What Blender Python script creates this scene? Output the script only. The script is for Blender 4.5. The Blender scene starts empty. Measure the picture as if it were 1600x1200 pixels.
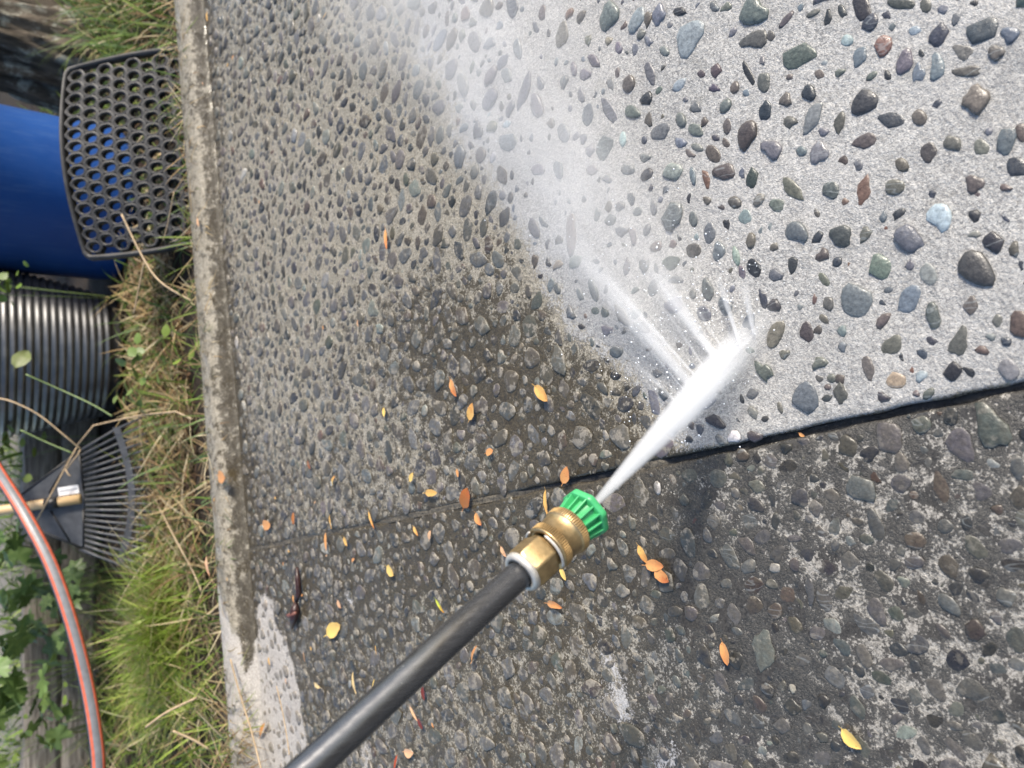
import bpy, bmesh, math, random
import numpy as np
from mathutils import Vector, Matrix, Quaternion

random.seed(7)
rng = np.random.default_rng(11)
sc = bpy.context.scene
col = sc.collection

# ------------------------------------------------------------------ camera
CAM_H = 0.55                       # the phone is held about half a metre above the slab
TILT = math.radians(42.0)
FPX = 1155.0                       # focal length in pixels of the 1600 px wide picture
S_, C_ = math.sin(TILT), math.cos(TILT)
cam_d = bpy.data.cameras.new("camera")
cam_d.sensor_fit = 'HORIZONTAL'
cam_d.sensor_width = 36.0
cam_d.lens = FPX * 36.0 / 1600.0
cam_d.clip_start = 0.02
cam_d.clip_end = 400.0
cam_d.dof.use_dof = True
cam_d.dof.focus_distance = 0.66
cam_d.dof.aperture_fstop = cam_d.lens / 3.6
cam = bpy.data.objects.new("camera", cam_d)
col.objects.link(cam)
# the phone is turned on its side: the picture's left is the world's up
cam.matrix_world = Matrix(((0, 1, 0, 0), (-S_, 0, -C_, 0), (-C_, 0, S_, CAM_H), (0, 0, 0, 1)))
sc.camera = cam

# ------------------------------------------------------------------ sky, sun, exposure
SUN_EL, SUN_AZ = math.radians(36), math.radians(110)   # azimuth from +Y towards +X
world = bpy.data.worlds.new("World")
sc.world = world
world.use_nodes = True
wn = world.node_tree
wn.nodes.clear()
sky = wn.nodes.new("ShaderNodeTexSky")
sky.sky_type = 'NISHITA'
sky.sun_disc = False
sky.sun_elevation = SUN_EL
sky.sun_rotation = SUN_AZ
sky.dust_density = 2.0
bg = wn.nodes.new("ShaderNodeBackground")
bg.inputs[1].default_value = 0.15
wo = wn.nodes.new("ShaderNodeOutputWorld")
wn.links.new(sky.outputs[0], bg.inputs[0])
wn.links.new(bg.outputs[0], wo.inputs[0])
sun_d = bpy.data.lights.new("sun", 'SUN')
sun_d.energy = 3.6
sun_d.angle = math.radians(10)
sun_d.color = (1.0, 0.92, 0.80)
sun = bpy.data.objects.new("sun", sun_d)
col.objects.link(sun)
sdir = Vector((math.sin(SUN_AZ) * math.cos(SUN_EL), math.cos(SUN_AZ) * math.cos(SUN_EL), math.sin(SUN_EL)))
sun.rotation_euler = sdir.to_track_quat('Z', 'Y').to_euler()
sun.location = sdir * 8
sc.view_settings.view_transform = 'Standard'
sc.view_settings.look = 'None'
sc.view_settings.exposure = 0.68
sc.view_settings.gamma = 1.0
sc.view_settings.use_curve_mapping = False
sc.render.engine = 'CYCLES'
sc.cycles.use_denoising = True
try:
    sc.cycles.denoiser = 'OPENIMAGEDENOISE'
    sc.cycles.denoising_input_passes = 'RGB_ALBEDO_NORMAL'
except Exception:
    pass
sc.cycles.volume_bounces = 8
sc.cycles.max_bounces = 8
sc.cycles.transparent_max_bounces = 24
sc.cycles.volume_step_rate = 0.6
sc.cycles.volume_max_steps = 128
sc.cycles.caustics_reflective = False
sc.cycles.caustics_refractive = False

# ------------------------------------------------------------------ picture <-> place
def ray(px, py):
    v = (px - 800.0) / FPX
    u = (600.0 - py) / FPX
    return np.array((u, C_ - v * S_, -S_ - v * C_))
EYE = np.array((0.0, 0.0, CAM_H))
def P(px, py, t):
    return EYE + ray(px, py) * t
def G(px, py, z=0.0):
    d = ray(px, py)
    return EYE + d * ((z - CAM_H) / d[2])
def PL(px, py, p0, n):
    d = ray(px, py)
    return EYE + d * (np.dot(p0 - EYE, n) / np.dot(d, n))
def proj(p):
    q = np.asarray(p, float) - EYE
    q = np.atleast_2d(q)
    depth = q[:, 1] * C_ - q[:, 2] * S_
    depth = np.where(np.abs(depth) < 1e-3, 1e-3, depth)
    down = -q[:, 1] * S_ - q[:, 2] * C_
    return 800 + FPX * down / depth, 600 - FPX * q[:, 0] / depth, depth
V = lambda a: Vector((float(a[0]), float(a[1]), float(a[2])))

# ------------------------------------------------------------------ object helpers
def link(o, parent=None):
    col.objects.link(o)
    if parent is not None:
        o.parent = parent
    return o
def mesh_obj(name, verts, faces, mat=None, parent=None, smooth=True):
    me = bpy.data.meshes.new(name)
    me.from_pydata([tuple(map(float, v)) for v in verts], [], [tuple(f) for f in faces])
    if mat:
        me.materials.append(mat.m if isinstance(mat, N) else mat)
    if smooth:
        me.polygons.foreach_set("use_smooth", [True] * len(me.polygons))
    me.update()
    return link(bpy.data.objects.new(name, me), parent)
def np_obj(name, verts, faces, mat=None, parent=None, smooth=True, attrs=None):
    """faces: (n,3) or (n,4) int array; attrs: name -> per-vertex array"""
    me = bpy.data.meshes.new(name)
    nv, nf, k = len(verts), len(faces), faces.shape[1]
    me.vertices.add(nv)
    me.vertices.foreach_set("co", np.asarray(verts, np.float32).ravel())
    me.loops.add(nf * k)
    me.loops.foreach_set("vertex_index", np.asarray(faces, np.int32).ravel())
    me.polygons.add(nf)
    me.polygons.foreach_set("loop_start", np.arange(0, nf * k, k, dtype=np.int32))
    me.polygons.foreach_set("loop_total", np.full(nf, k, np.int32))
    me.polygons.foreach_set("use_smooth", np.full(nf, smooth))
    me.update(calc_edges=True)
    me.validate()
    for an, arr in (attrs or {}).items():
        arr = np.asarray(arr, np.float32)
        if arr.ndim == 2:
            a = me.attributes.new(an, 'FLOAT_COLOR', 'POINT')
            a.data.foreach_set("color", np.concatenate([arr[:, :3], np.ones((nv, 1), np.float32)], 1).ravel())
        else:
            a = me.attributes.new(an, 'FLOAT', 'POINT')
            a.data.foreach_set("value", arr.ravel())
    if mat:
        me.materials.append(mat.m if isinstance(mat, N) else mat)
    return link(bpy.data.objects.new(name, me), parent)
def empty(name, loc=(0, 0, 0)):
    o = bpy.data.objects.new(name, None)
    o.empty_display_size = 0.05
    o.location = V(loc)
    return link(o)
def tag(o, label=None, cat=None, group=None, kind=None):
    if label: o["label"] = label
    if cat: o["category"] = cat
    if group: o["group"] = group
    if kind: o["kind"] = kind
    return o
def child(o, parent):
    """parent o (built in world space) to a thing's Empty"""
    o.parent = parent
    o.matrix_parent_inverse = Matrix.Translation(parent.location).inverted()
    return o

def frame(d, hint=(0, 0, 1)):
    d = Vector(d).normalized()
    h = Vector(hint)
    if abs(d.dot(h)) > 0.95:
        h = Vector((1, 0, 0))
    a = d.cross(h).normalized()
    b = d.cross(a).normalized()
    return a, b
def tube(pts, radii, seg=8, cap=True, profile=None):
    """swept tube -> verts, faces"""
    pts = [V(p) for p in pts]
    n = len(pts)
    if not hasattr(radii, '__len__'):
        radii = [radii] * n
    vs, fs = [], []
    a = None
    for i, p in enumerate(pts):
        d = (pts[min(i + 1, n - 1)] - pts[max(i - 1, 0)]).normalized()
        if a is None:
            a, b = frame(d)
        else:
            a = (a - d * a.dot(d)).normalized()
            b = d.cross(a).normalized()
        for k in range(seg):
            an = 2 * math.pi * k / seg
            vs.append(p + (a * math.cos(an) + b * math.sin(an)) * radii[i])
    for i in range(n - 1):
        for k in range(seg):
            k2 = (k + 1) % seg
            fs.append((i * seg + k, i * seg + k2, (i + 1) * seg + k2, (i + 1) * seg + k))
    if cap:
        fs.append(tuple(range(seg - 1, -1, -1)))
        fs.append(tuple((n - 1) * seg + k for k in range(seg)))
    return vs, fs
def lathe(o, ax, prof, seg=32, hint=(0, 0, 1), seg_r=None, closed=False):
    """prof: list of (s along axis, radius); seg_r(k, i) scales the radius at an angle"""
    a, b = frame(ax, hint)
    ax = Vector(ax).normalized()
    o = V(o)
    vs, fs = [], []
    for i, (s, r) in enumerate(prof):
        for k in range(seg):
            an = 2 * math.pi * k / seg
            rr = r * (seg_r(k, i) if seg_r else 1.0)
            vs.append(o + ax * s + (a * math.cos(an) + b * math.sin(an)) * rr)
    m = len(prof)
    for i in range(m - 1 if not closed else m):
        j = (i + 1) % m
        for k in range(seg):
            k2 = (k + 1) % seg
            fs.append((i * seg + k, i * seg + k2, j * seg + k2, j * seg + k))
    return vs, fs
def box_pts(c, ux, uy, uz):
    c, ux, uy, uz = Vector(c), Vector(ux), Vector(uy), Vector(uz)
    vs = [c + ux * i + uy * j + uz * k for k in (-1, 1) for j in (-1, 1) for i in (-1, 1)]
    fs = [(0, 2, 3, 1), (4, 5, 7, 6), (0, 1, 5, 4), (2, 6, 7, 3), (0, 4, 6, 2), (1, 3, 7, 5)]
    return vs, fs
def join(parts):
    vs, fs = [], []
    for v, f in parts:
        o = len(vs)
        vs += list(v)
        fs += [tuple(i + o for i in q) for q in f]
    return vs, fs
def bevel(o, w=0.002, seg=2, ang=35):
    m = o.modifiers.new("bevel", 'BEVEL')
    m.width, m.segments, m.limit_method, m.angle_limit = w, seg, 'ANGLE', math.radians(ang)
    return o

# ------------------------------------------------------------------ node helpers
class N:
    def __init__(s, name):
        s.m = bpy.data.materials.new(name)
        s.m.use_nodes = True
        s.t = s.m.node_tree
        s.t.nodes.clear()
        s.out = s.t.nodes.new("ShaderNodeOutputMaterial")
    def n(s, typ, **kw):
        nd = s.t.nodes.new(typ)
        for k, v in kw.items():
            setattr(nd, k, v)
        return nd
    def set(s, sock, v):
        if isinstance(v, bpy.types.NodeSocket):
            s.t.links.new(v, sock)
        elif isinstance(v, (tuple, list)) and len(v) == 3 and sock.type == 'RGBA':
            sock.default_value = (*v, 1)
        else:
            sock.default_value = v
    def math(s, op, a, b=None, c=None, clamp=False):
        nd = s.n("ShaderNodeMath", operation=op, use_clamp=clamp)
        s.set(nd.inputs[0], a)
        if b is not None: s.set(nd.inputs[1], b)
        if c is not None: s.set(nd.inputs[2], c)
        return nd.outputs[0]
    def mix(s, f, a, b, blend='MIX'):
        nd = s.n("ShaderNodeMix", data_type='RGBA', blend_type=blend, clamp_factor=True)
        s.set(nd.inputs[0], f); s.set(nd.inputs[6], a); s.set(nd.inputs[7], b)
        return nd.outputs[2]
    def fmix(s, f, a, b):
        nd = s.n("ShaderNodeMix", data_type='FLOAT')
        s.set(nd.inputs[0], f); s.set(nd.inputs[2], a); s.set(nd.inputs[3], b)
        return nd.outputs[0]
    def mr(s, v, a, b, c=0.0, d=1.0, smooth=False):
        nd = s.n("ShaderNodeMapRange", interpolation_type='SMOOTHSTEP' if smooth else 'LINEAR')
        s.set(nd.inputs[0], v)
        for i, q in enumerate((a, b, c, d)):
            s.set(nd.inputs[i + 1], q)
        return nd.outputs[0]
    def coord(s, kind="Object"):
        return s.n("ShaderNodeTexCoord").outputs[kind]
    def mapping(s, v, scale=(1, 1, 1), loc=(0, 0, 0), rot=(0, 0, 0)):
        nd = s.n("ShaderNodeMapping")
        s.set(nd.inputs[0], v)
        nd.inputs[1].default_value = loc; nd.inputs[2].default_value = rot; nd.inputs[3].default_value = scale
        return nd.outputs[0]
    def noise(s, v, scale, detail=3, rough=0.55, dist=0.0, color=False):
        nd = s.n("ShaderNodeTexNoise")
        s.set(nd.inputs["Vector"], v)
        nd.inputs["Scale"].default_value = scale; nd.inputs["Detail"].default_value = detail
        nd.inputs["Roughness"].default_value = rough; nd.inputs["Distortion"].default_value = dist
        return nd.outputs["Color" if color else "Fac"]
    def voro(s, v, scale, feature='F1', out="Distance"):
        nd = s.n("ShaderNodeTexVoronoi", feature=feature)
        s.set(nd.inputs["Vector"], v)
        nd.inputs["Scale"].default_value = scale
        return nd.outputs[out]
    def attr(s, name, out="Fac"):
        return s.n("ShaderNodeAttribute", attribute_name=name).outputs[out]
    def bump(s, h, strength=0.5, dist=0.001, normal=None):
        nd = s.n("ShaderNodeBump")
        nd.inputs["Strength"].default_value = strength; nd.inputs["Distance"].default_value = dist
        s.set(nd.inputs["Height"], h)
        if normal is not None: s.set(nd.inputs["Normal"], normal)
        return nd.outputs[0]
    def bsdf(s, base, rough=0.5, metal=0.0, normal=None, spec=0.5, coat=None, coat_r=0.05, sub=None, trans=None):
        nd = s.n("ShaderNodeBsdfPrincipled")
        s.set(nd.inputs["Base Color"], base); s.set(nd.inputs["Roughness"], rough); s.set(nd.inputs["Metallic"], metal)
        s.set(nd.inputs["Specular IOR Level"], spec)
        if normal is not None: s.set(nd.inputs["Normal"], normal)
        if coat is not None:
            s.set(nd.inputs["Coat Weight"], coat); s.set(nd.inputs["Coat Roughness"], coat_r)
        s.t.links.new(nd.outputs[0], s.out.inputs[0])
        return nd
def plain(name, base, rough=0.5, metal=0.0, var=0.15, scale=40, bump=0.0, bscale=200, spec=0.5):
    """a simple worn material: colour varied by noise"""
    m = N(name)
    c = m.coord()
    f = m.noise(c, scale, 4)
    lo = tuple(x * (1 - var) for x in base); hi = tuple(min(1, x * (1 + var)) for x in base)
    b = m.mix(m.mr(f, 0.3, 0.7), lo, hi)
    nrm = m.bump(m.noise(c, bscale, 3), bump, 0.001) if bump else None
    m.bsdf(b, m.mr(m.noise(c, scale * 2.3, 3), 0.3, 0.7, max(0, rough - 0.08), rough + 0.1), metal, nrm, spec)
    return m.m
# ================================================================== SLAB, KERB, GROUND
SOIL_Z = -0.06
KERB_H, KERB_W = 0.03, 0.095
E0, E1 = G(268, 0, KERB_H), G(352, 1130, KERB_H)
E_DIR = (E0 - E1) / np.linalg.norm(E0 - E1)            # along the kerb, to the right
E_N = np.array((E_DIR[1], -E_DIR[0], 0.0))             # across it, towards the viewer
J0, J1 = G(405, 856), G(1598, 603)
J_DIR = (J1 - J0) / np.linalg.norm(J1 - J0)            # along the joint, towards the viewer
def isect(p, d, q, e):
    m = np.array([[d[0], -e[0]], [d[1], -e[1]]])
    s = np.linalg.solve(m, (q - p)[:2])
    return p + d * s[0]
EDGE = np.array((E1[0], E1[1], 0.0))
FOOT = EDGE + E_N * (KERB_W - 0.002)
CORNER = isect(J0, J_DIR, FOOT, E_DIR)
AB_INV = np.linalg.inv(np.array([[J_DIR[0], E_DIR[0]], [J_DIR[1], E_DIR[1]]]))
def slab_ij(xy):
    return (np.atleast_2d(xy)[:, :2] - CORNER[:2]) @ AB_INV.T
GAP = 0.0025

def sstep(x, a, b):
    t = np.clip((x - a) / (b - a), 0, 1)
    return t * t * (3 - 2 * t)
def vnoise(x, y, seed=0):
    """cheap smooth value noise, about -1..1"""
    r = np.random.default_rng(seed)
    t = r.uniform(-1, 1, (64, 64))
    xi, yi = np.floor(x).astype(int), np.floor(y).astype(int)
    fx, fy = x - xi, y - yi
    fx, fy = fx * fx * (3 - 2 * fx), fy * fy * (3 - 2 * fy)
    g = lambda i, j: t[i % 64, j % 64]
    return (g(xi, yi) * (1 - fx) * (1 - fy) + g(xi + 1, yi) * fx * (1 - fy) + g(xi, yi + 1) * (1 - fx) * fy + g(xi + 1, yi + 1) * fx * fy)
def gauss(px, py, cx, cy, sx, sy, rot=0.0):
    c, s = math.cos(math.radians(rot)), math.sin(math.radians(rot))
    u, v = (px - cx) * c + (py - cy) * s, -(px - cx) * s + (py - cy) * c
    return np.exp(-0.5 * ((u / sx) ** 2 + (v / sy) ** 2))
WASH_Y = [-400, -150, 0, 100, 200, 300, 400, 500, 560, 620, 680, 720, 2000]
WASH_X = [430, 545, 600, 650, 690, 750, 815, 880, 925, 985, 1035, 1055, 1500]
def masks(xyz):
    """which parts of the concrete are washed clean, filmed with mud, dry, limed: stains with edges of their own"""
    xyz = np.atleast_2d(xyz)
    px, py, _ = proj(xyz)
    ij = slab_ij(xyz)
    upper = ij[:, 1] > 0
    w = 18 * vnoise(xyz[:, 0] * 14, xyz[:, 1] * 14, 3) + 9 * vnoise(xyz[:, 0] * 40, xyz[:, 1] * 40, 4)
    xb = np.interp(py, WASH_Y, WASH_X)
    clean = np.where(upper, sstep(px + w * 1.6, xb - 75, xb + 125), 0.0)
    film_u = (0.30 + 0.62 * gauss(px, py, 830, 640, 190, 85, 35) + 0.4 * gauss(px, py, 650, 540, 110, 80) + 0.3 * gauss(px, py, 600, 760, 260, 70)
              - 0.45 * gauss(px, py, 560, 300, 130, 200) - 0.2 * gauss(px, py, 470, 560, 80, 160) + 0.15 * gauss(px, py, 400, 700, 60, 200) + 0.1 * gauss(px, py, 380, 60, 90, 100))
    film_l = (0.69 + 0.25 * gauss(px, py, 700, 860, 350, 70, -10) + 0.5 * gauss(px, py, 1060, 900, 110, 50, 25) + 0.4 * gauss(px, py, 1230, 1060, 70, 110, -25)
              - 0.10 * sstep(px, 1060, 1300) - 0.12 * gauss(px, py, 900, 1110, 180, 70))
    film = np.where(upper, film_u, film_l) + 0.12 * vnoise(xyz[:, 0] * 9, xyz[:, 1] * 9, 5)
    film = film + 0.3 * np.exp(-(ij[:, 1] / 0.012) ** 2)
    clean = clean * (1 - 0.75 * np.exp(-(ij[:, 1] / 0.006) ** 2))
    foot = np.abs((xyz[:, :2] - FOOT[:2]) @ E_N[:2])
    film = film + 0.6 * np.exp(-(foot / 0.045) ** 2)
    xr = np.interp(py, [905, 925, 960, 1000, 1050, 1100, 1200, 1400], [418, 424, 431, 444, 460, 472, 488, 510])
    xl = np.interp(py, [905, 925, 960, 1000, 1030, 1052, 1070], [417, 411, 404, 401, 396, 384, 200])
    w2 = 5 * vnoise(xyz[:, 0] * 60, xyz[:, 1] * 60, 6) + 5 * vnoise(xyz[:, 0] * 25, xyz[:, 1] * 25, 8)
    dry = sstep(xr - px + w2, -7, 9) * sstep(px - xl + w2, -7, 9) * (py > 880)
    xk = np.interp(py, [860, 920, 960, 1000, 1040, 1060, 1080], [320, 345, 358, 370, 380, 392, 398])
    dry = np.maximum(dry, sstep(xk - px + w2, -8, 10) * (py > 840))
    dry = np.maximum(dry, gauss(px, py, 572, 1185, 8, 26) * 0.7)
    lime = (gauss(px, py, 955, 1045, 9, 36, -20) + gauss(px, py, 968, 1108, 12, 22, -20) + 0.9 * gauss(px, py, 1045, 1186, 22, 20, -25) + 0.9 * gauss(px, py, 545, 935, 5, 14, -15)
            + 0.45 * gauss(px, py, 925, 1100, 20, 26) + 0.35 * gauss(px, py, 1110, 960, 20, 10, 30))
    cool = np.where(upper, 0.0, sstep(px, 850, 1200))
    return dict(cool=cool, clean=clean, film=np.clip(film, 0, 1.3), dry=np.clip(dry, 0, 1), lime=np.clip(lime, 0, 1))

# ---- concrete: washed, muddy, dry and limed states of one material
def concrete_material():
    m = N("exposed_aggregate_concrete")
    c = m.coord()
    n_big = m.noise(c, 9, 4)
    n_mid = m.noise(c, 70, 5, 0.6)
    n_fine = m.noise(c, 420, 4, 0.65)
    n_grain = m.noise(c, 1000, 2, 0.7)
    grain = m.voro(c, 620)
    clean_a, film_a, dry_a, lime_a = (m.attr(k) for k in ("clean", "film", "dry", "lime"))
    edge = m.math('ADD', clean_a, m.math('MULTIPLY', m.math('SUBTRACT', n_fine, 0.5), 1.1))
    edge = m.math('ADD', edge, m.math('MULTIPLY', m.math('SUBTRACT', n_mid, 0.5), 0.9))
    clean = m.mr(edge, 0.38, 0.62, smooth=True)
    # washed: pale sandy mortar with grey and white grains
    vg = m.n("ShaderNodeSeparateColor"); m.set(vg.inputs[0], m.voro(c, 560, out="Color"))
    vg2 = m.n("ShaderNodeSeparateColor"); m.set(vg2.inputs[0], m.voro(c, 1150, out="Color"))
    gr = m.math('ADD', m.math('MULTIPLY', vg.outputs[0], 0.55), m.math('MULTIPLY', vg2.outputs[1], 0.45))
    sand = m.mix(m.mr(gr, 0.12, 0.88), (0.19, 0.186, 0.180), (0.54, 0.525, 0.495))
    sand = m.mix(m.mr(n_big, 0.35, 0.65, 0.0, 0.35), sand, (0.43, 0.42, 0.405))
    sand = m.mix(m.mr(m.noise(c, 26, 4, 0.65), 0.60, 0.74, 0, 0.55), sand, (0.19, 0.18, 0.155))
    sand = m.mix(m.mr(m.noise(c, 5.5, 5, 0.6), 0.42, 0.72, 0, 0.42), sand, (0.20, 0.197, 0.19))
    sand = m.mix(m.mr(grain, 0.10, 0.28, 0.55, 0.0), sand, (0.10, 0.10, 0.105))
    # unwashed: olive brown film over tan mortar
    n_blot = m.noise(c, 42, 4, 0.6, 0.4)
    f2 = m.math('ADD', film_a, m.math('MULTIPLY', m.math('SUBTRACT', n_blot, 0.5), 1.5))
    f2 = m.math('ADD', f2, m.math('MULTIPLY', m.math('SUBTRACT', n_mid, 0.5), 2.3))
    f2 = m.math('ADD', f2, m.math('MULTIPLY', m.math('SUBTRACT', n_fine, 0.5), 2.4))
    tan_ = m.mix(m.mr(gr, 0.15, 0.85), (0.155, 0.137, 0.100), (0.395, 0.358, 0.288))
    mud = m.mix(m.mr(n_fine, 0.35, 0.65), (0.027, 0.022, 0.014), (0.084, 0.068, 0.041))
    mud = m.mix(m.attr('cool'), mud, m.mix(m.mr(n_fine, 0.35, 0.65), (0.024, 0.0225, 0.020), (0.073, 0.068, 0.060)))
    tan_ = m.mix(m.math('MULTIPLY', m.attr('cool'), 0.8), tan_, m.mix(m.mr(gr, 0.15, 0.85), (0.165, 0.155, 0.138), (0.42, 0.395, 0.355)))
    dirty = m.mix(m.mr(f2, 0.32, 0.66, smooth=True), tan_, mud)
    base = m.mix(clean, dirty, sand)
    dryc = m.mix(m.mr(n_fine, 0.32, 0.68), (0.25, 0.228, 0.20), (0.54, 0.51, 0.475))
    d2 = m.mr(m.math('ADD', dry_a, m.math('MULTIPLY', m.math('SUBTRACT', n_fine, 0.5), 1.2)), 0.35, 0.65, smooth=True)
    base = m.mix(d2, base, dryc)
    l2 = m.mr(m.math('ADD', lime_a, m.math('ADD', m.math('MULTIPLY', m.math('SUBTRACT', n_mid, 0.5), 1.9), m.math('MULTIPLY', m.math('SUBTRACT', n_fine, 0.5), 2.2))), 0.5, 0.95, smooth=True)
    base = m.mix(m.math('MULTIPLY', l2, 0.85), base, (0.50, 0.485, 0.47))
    # water: a thin uneven film where mud lies
    pud = m.mr(m.noise(c, 33, 3, 0.5, 0.6), 0.52, 0.60, smooth=True)
    pud = m.math('MULTIPLY', pud, m.math('SUBTRACT', 1.0, m.math('MAXIMUM', clean, d2)))
    rough = m.fmix(clean, m.mr(n_mid, 0.3, 0.7, 0.22, 0.5), 0.5)
    rough = m.fmix(pud, rough, 0.12)
    rough = m.fmix(d2, rough, 0.9)
    hgt = m.math('ADD', m.math('MULTIPLY', n_grain, 0.5), m.math('MULTIPLY', n_fine, 0.9))
    hgt = m.math('ADD', hgt, m.math('MULTIPLY', n_mid, 1.6))
    hgt = m.math('MULTIPLY', m.math('SUBTRACT', hgt, 1.5), m.math('SUBTRACT', 1.0, m.math('MULTIPLY', pud, 0.85)))
    m.bsdf(base, rough, 0.0, m.bump(hgt, 0.75, 0.0022), 0.5)
    return m.m
CONCRETE = concrete_material()

def grid_faces(ni, nj):
    i, j = np.meshgrid(np.arange(ni - 1), np.arange(nj - 1), indexing='ij')
    a = (i * nj + j).ravel()
    return np.stack([a, a + 1, a + nj + 1, a + nj], 1)
def relief(x, y):
    return 0.0010 * vnoise(x * 22, y * 22, 21) + 0.0006 * vnoise(x * 70, y * 70, 22) + 0.0015 * vnoise(x * 4, y * 4, 23)
def make_slab(sign, length, width):
    a = np.concatenate([[0.0], np.arange(0.006, length, 0.011)])
    b = np.concatenate([[GAP, GAP + 0.0004, GAP + 0.0016, GAP + 0.004, GAP + 0.008], np.arange(GAP + 0.016, width, 0.011)])
    A, B = np.meshgrid(a, b, indexing='ij')
    B = B - (GAP - 0.0009) * sstep(0.95 - A, 0.0, 0.5) * np.exp(-(B / 0.02) ** 2)
    wob = 0.0011 * vnoise(A * 55, B * 0 + 3.3, 31 + sign) + 0.0010 * vnoise(A * 150, B * 0 + 1.3, 32 + sign)
    Bw = B + wob * np.exp(-(B / 0.012) ** 2)
    xy = CORNER[:2] + A[..., None] * J_DIR[:2] + sign * Bw[..., None] * E_DIR[:2]
    z = relief(xy[..., 0], xy[..., 1])
    drop = np.interp(np.broadcast_to(b, B.shape), [GAP, GAP + 0.0004, GAP + 0.0016, GAP + 0.004, GAP + 0.008], [-0.05, -0.0032, -0.0009, -0.0002, 0.0])
    z = z + drop
    v = np.concatenate([xy, z[..., None]], -1).reshape(-1, 3)
    f = grid_faces(len(a), len(b))
    if sign > 0:
        f = f[:, ::-1]
    # slab body: bottom skirt
    o = np_obj("concrete_slab", v, f, CONCRETE, attrs=masks(v))
    n = len(v)
    return o
slab_clean = make_slab(1, 1.95, 1.75)
slab_muddy = make_slab(-1, 1.95, 1.15)
tag(slab_clean, "pale exposed aggregate slab beyond the joint, washed clean in a bright wedge", kind="structure")
tag(slab_muddy, "muddy unwashed exposed aggregate slab on the wand's side of the joint", kind="structure")

# ---- joint filler: dark compressed strip in the gap
JN = N("joint_filler_and_silt")
jc = JN.coord()
jn = JN.noise(jc, 260, 4, .65)
jm = JN.mix(JN.math('ADD', JN.attr("silt"), JN.math('SUBTRACT', jn, 0.5), clamp=True), JN.mix(jn, (0.008, 0.008, 0.008), (0.035, 0.034, 0.033)), JN.mix(JN.mr(jn, .35, .65), (0.035, 0.030, 0.022), (0.15, 0.13, 0.095)))
JN.bsdf(jm, 0.5, 0, JN.bump(jn, .8, .0025))
JOINT = JN.m
js, ks = np.meshgrid(np.arange(0, 1.95, 0.006), np.linspace(-GAP - 0.001, GAP + 0.001, 5), indexing='ij')
jxy = CORNER[:2] + js[..., None] * J_DIR[:2] + ks[..., None] * E_DIR[:2]
jz = -0.0065 + 0.0012 * vnoise(js * 70, ks * 500, 41) + (0.0050 + 0.0012 * vnoise(js * 30, ks * 0, 43)) * sstep(0.95 - js + 0.12 * vnoise(js * 14, ks * 0, 42), 0.0, 0.25) + 0.004 * (vnoise(js * 20, ks * 0 + .5, 44) > .72)
jo = np_obj("joint_filler", np.concatenate([jxy, jz[..., None]], -1).reshape(-1, 3), grid_faces(*js.shape)[:, ::-1], JOINT, attrs=dict(silt=sstep(0.95 - js.ravel() + 0.12 * vnoise(js.ravel() * 14, js.ravel() * 0, 42), 0.0, 0.25) + 1.0 * (vnoise(js.ravel() * 20, js.ravel() * 0 + .5, 44) > .72)))
tag(jo, "dark filler strip in the straight joint between the two slabs", kind="structure")

# ---- kerb: low rounded upstand along the grass
prof = [(0.0, -0.16), (0.0, 0.016), (0.003, 0.0245), (0.009, 0.0285), (0.02, 0.03), (0.04, 0.0295), (0.054, 0.0265), (0.064, 0.020), (0.074, 0.0125), (0.085, 0.0055), (KERB_W + .003, 0.0004), (KERB_W + 0.004, -0.02)]
kl = np.arange(-1.3, 2.0, 0.008)
pr = np.array(prof)
K, Q = np.meshgrid(kl, np.arange(len(pr)), indexing='ij')
off, zz = pr[Q, 0], pr[Q, 1]
wob = 0.0022 * vnoise(K * 9, Q * 0.7, 51) + 0.0012 * vnoise(K * 40, Q * 1.1, 52) + 0.0007 * vnoise(K * 110, Q * 1.7, 53)
off = off + wob * (Q < 9)
zz = zz + np.where((Q > 1) & (Q < 9), 0.7 * wob, 0)
kxy = EDGE[:2] + K[..., None] * E_DIR[:2] + off[..., None] * E_N[:2]
kv = np.concatenate([kxy, zz[..., None]], -1).reshape(-1, 3)
mk = masks(kv)
kQ = Q.ravel()
mk['clean'] = mk['clean'] * 0
mk['film'] = np.where(kQ >= 8, 0.85, 0.26) + 0.12 * vnoise(kv[:, 0] * 12, kv[:, 1] * 12, 54)
kerb = np_obj("concrete_kerb", kv, grid_faces(*K.shape), CONCRETE, attrs=mk)
tag(kerb, "low rounded concrete kerb between the slab and the grass", kind="structure")

# ---- soil and what lies beyond the planting strip
soil = N("soil")
cc = soil.coord()
sb = soil.mix(soil.mr(soil.noise(cc, 14, 6, 0.65), 0.3, 0.7), (0.010, 0.007, 0.005), (0.045, 0.032, 0.021))
soil.bsdf(sb, 0.9, 0, soil.bump(soil.noise(cc, 60, 6, 0.7), 1.0, 0.01), 0.3)
gx, gy = np.meshgrid(np.concatenate([[-60, -12, -4], np.arange(-2, 2.6, 0.05), [5, 12, 60]]), np.concatenate([[-30, -6, -2], np.arange(-1, 4.2, 0.025), [6, 15, 80]]), indexing='ij')
near = (np.abs(gx) < 3) & (np.abs(gy) < 5)
side = (np.stack([gx, gy], -1) - EDGE[:2]) @ E_N[:2]
gz = np.where(side > 0.02, -0.14, SOIL_Z + 0.045 * np.exp(-(side / 0.05) ** 2) + np.where(near, 0.012 * vnoise(gx * 6, gy * 6, 61) + 0.008 * vnoise(gx * 15, gy * 15, 62), 0))
np_obj("ground", np.stack([gx, gy, gz], -1).reshape(-1, 3), grid_faces(*gx.shape)[:, ::-1], soil.m)
tag(bpy.data.objects["ground"], "dark soil under the grass beyond the kerb", kind="structure")

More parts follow.
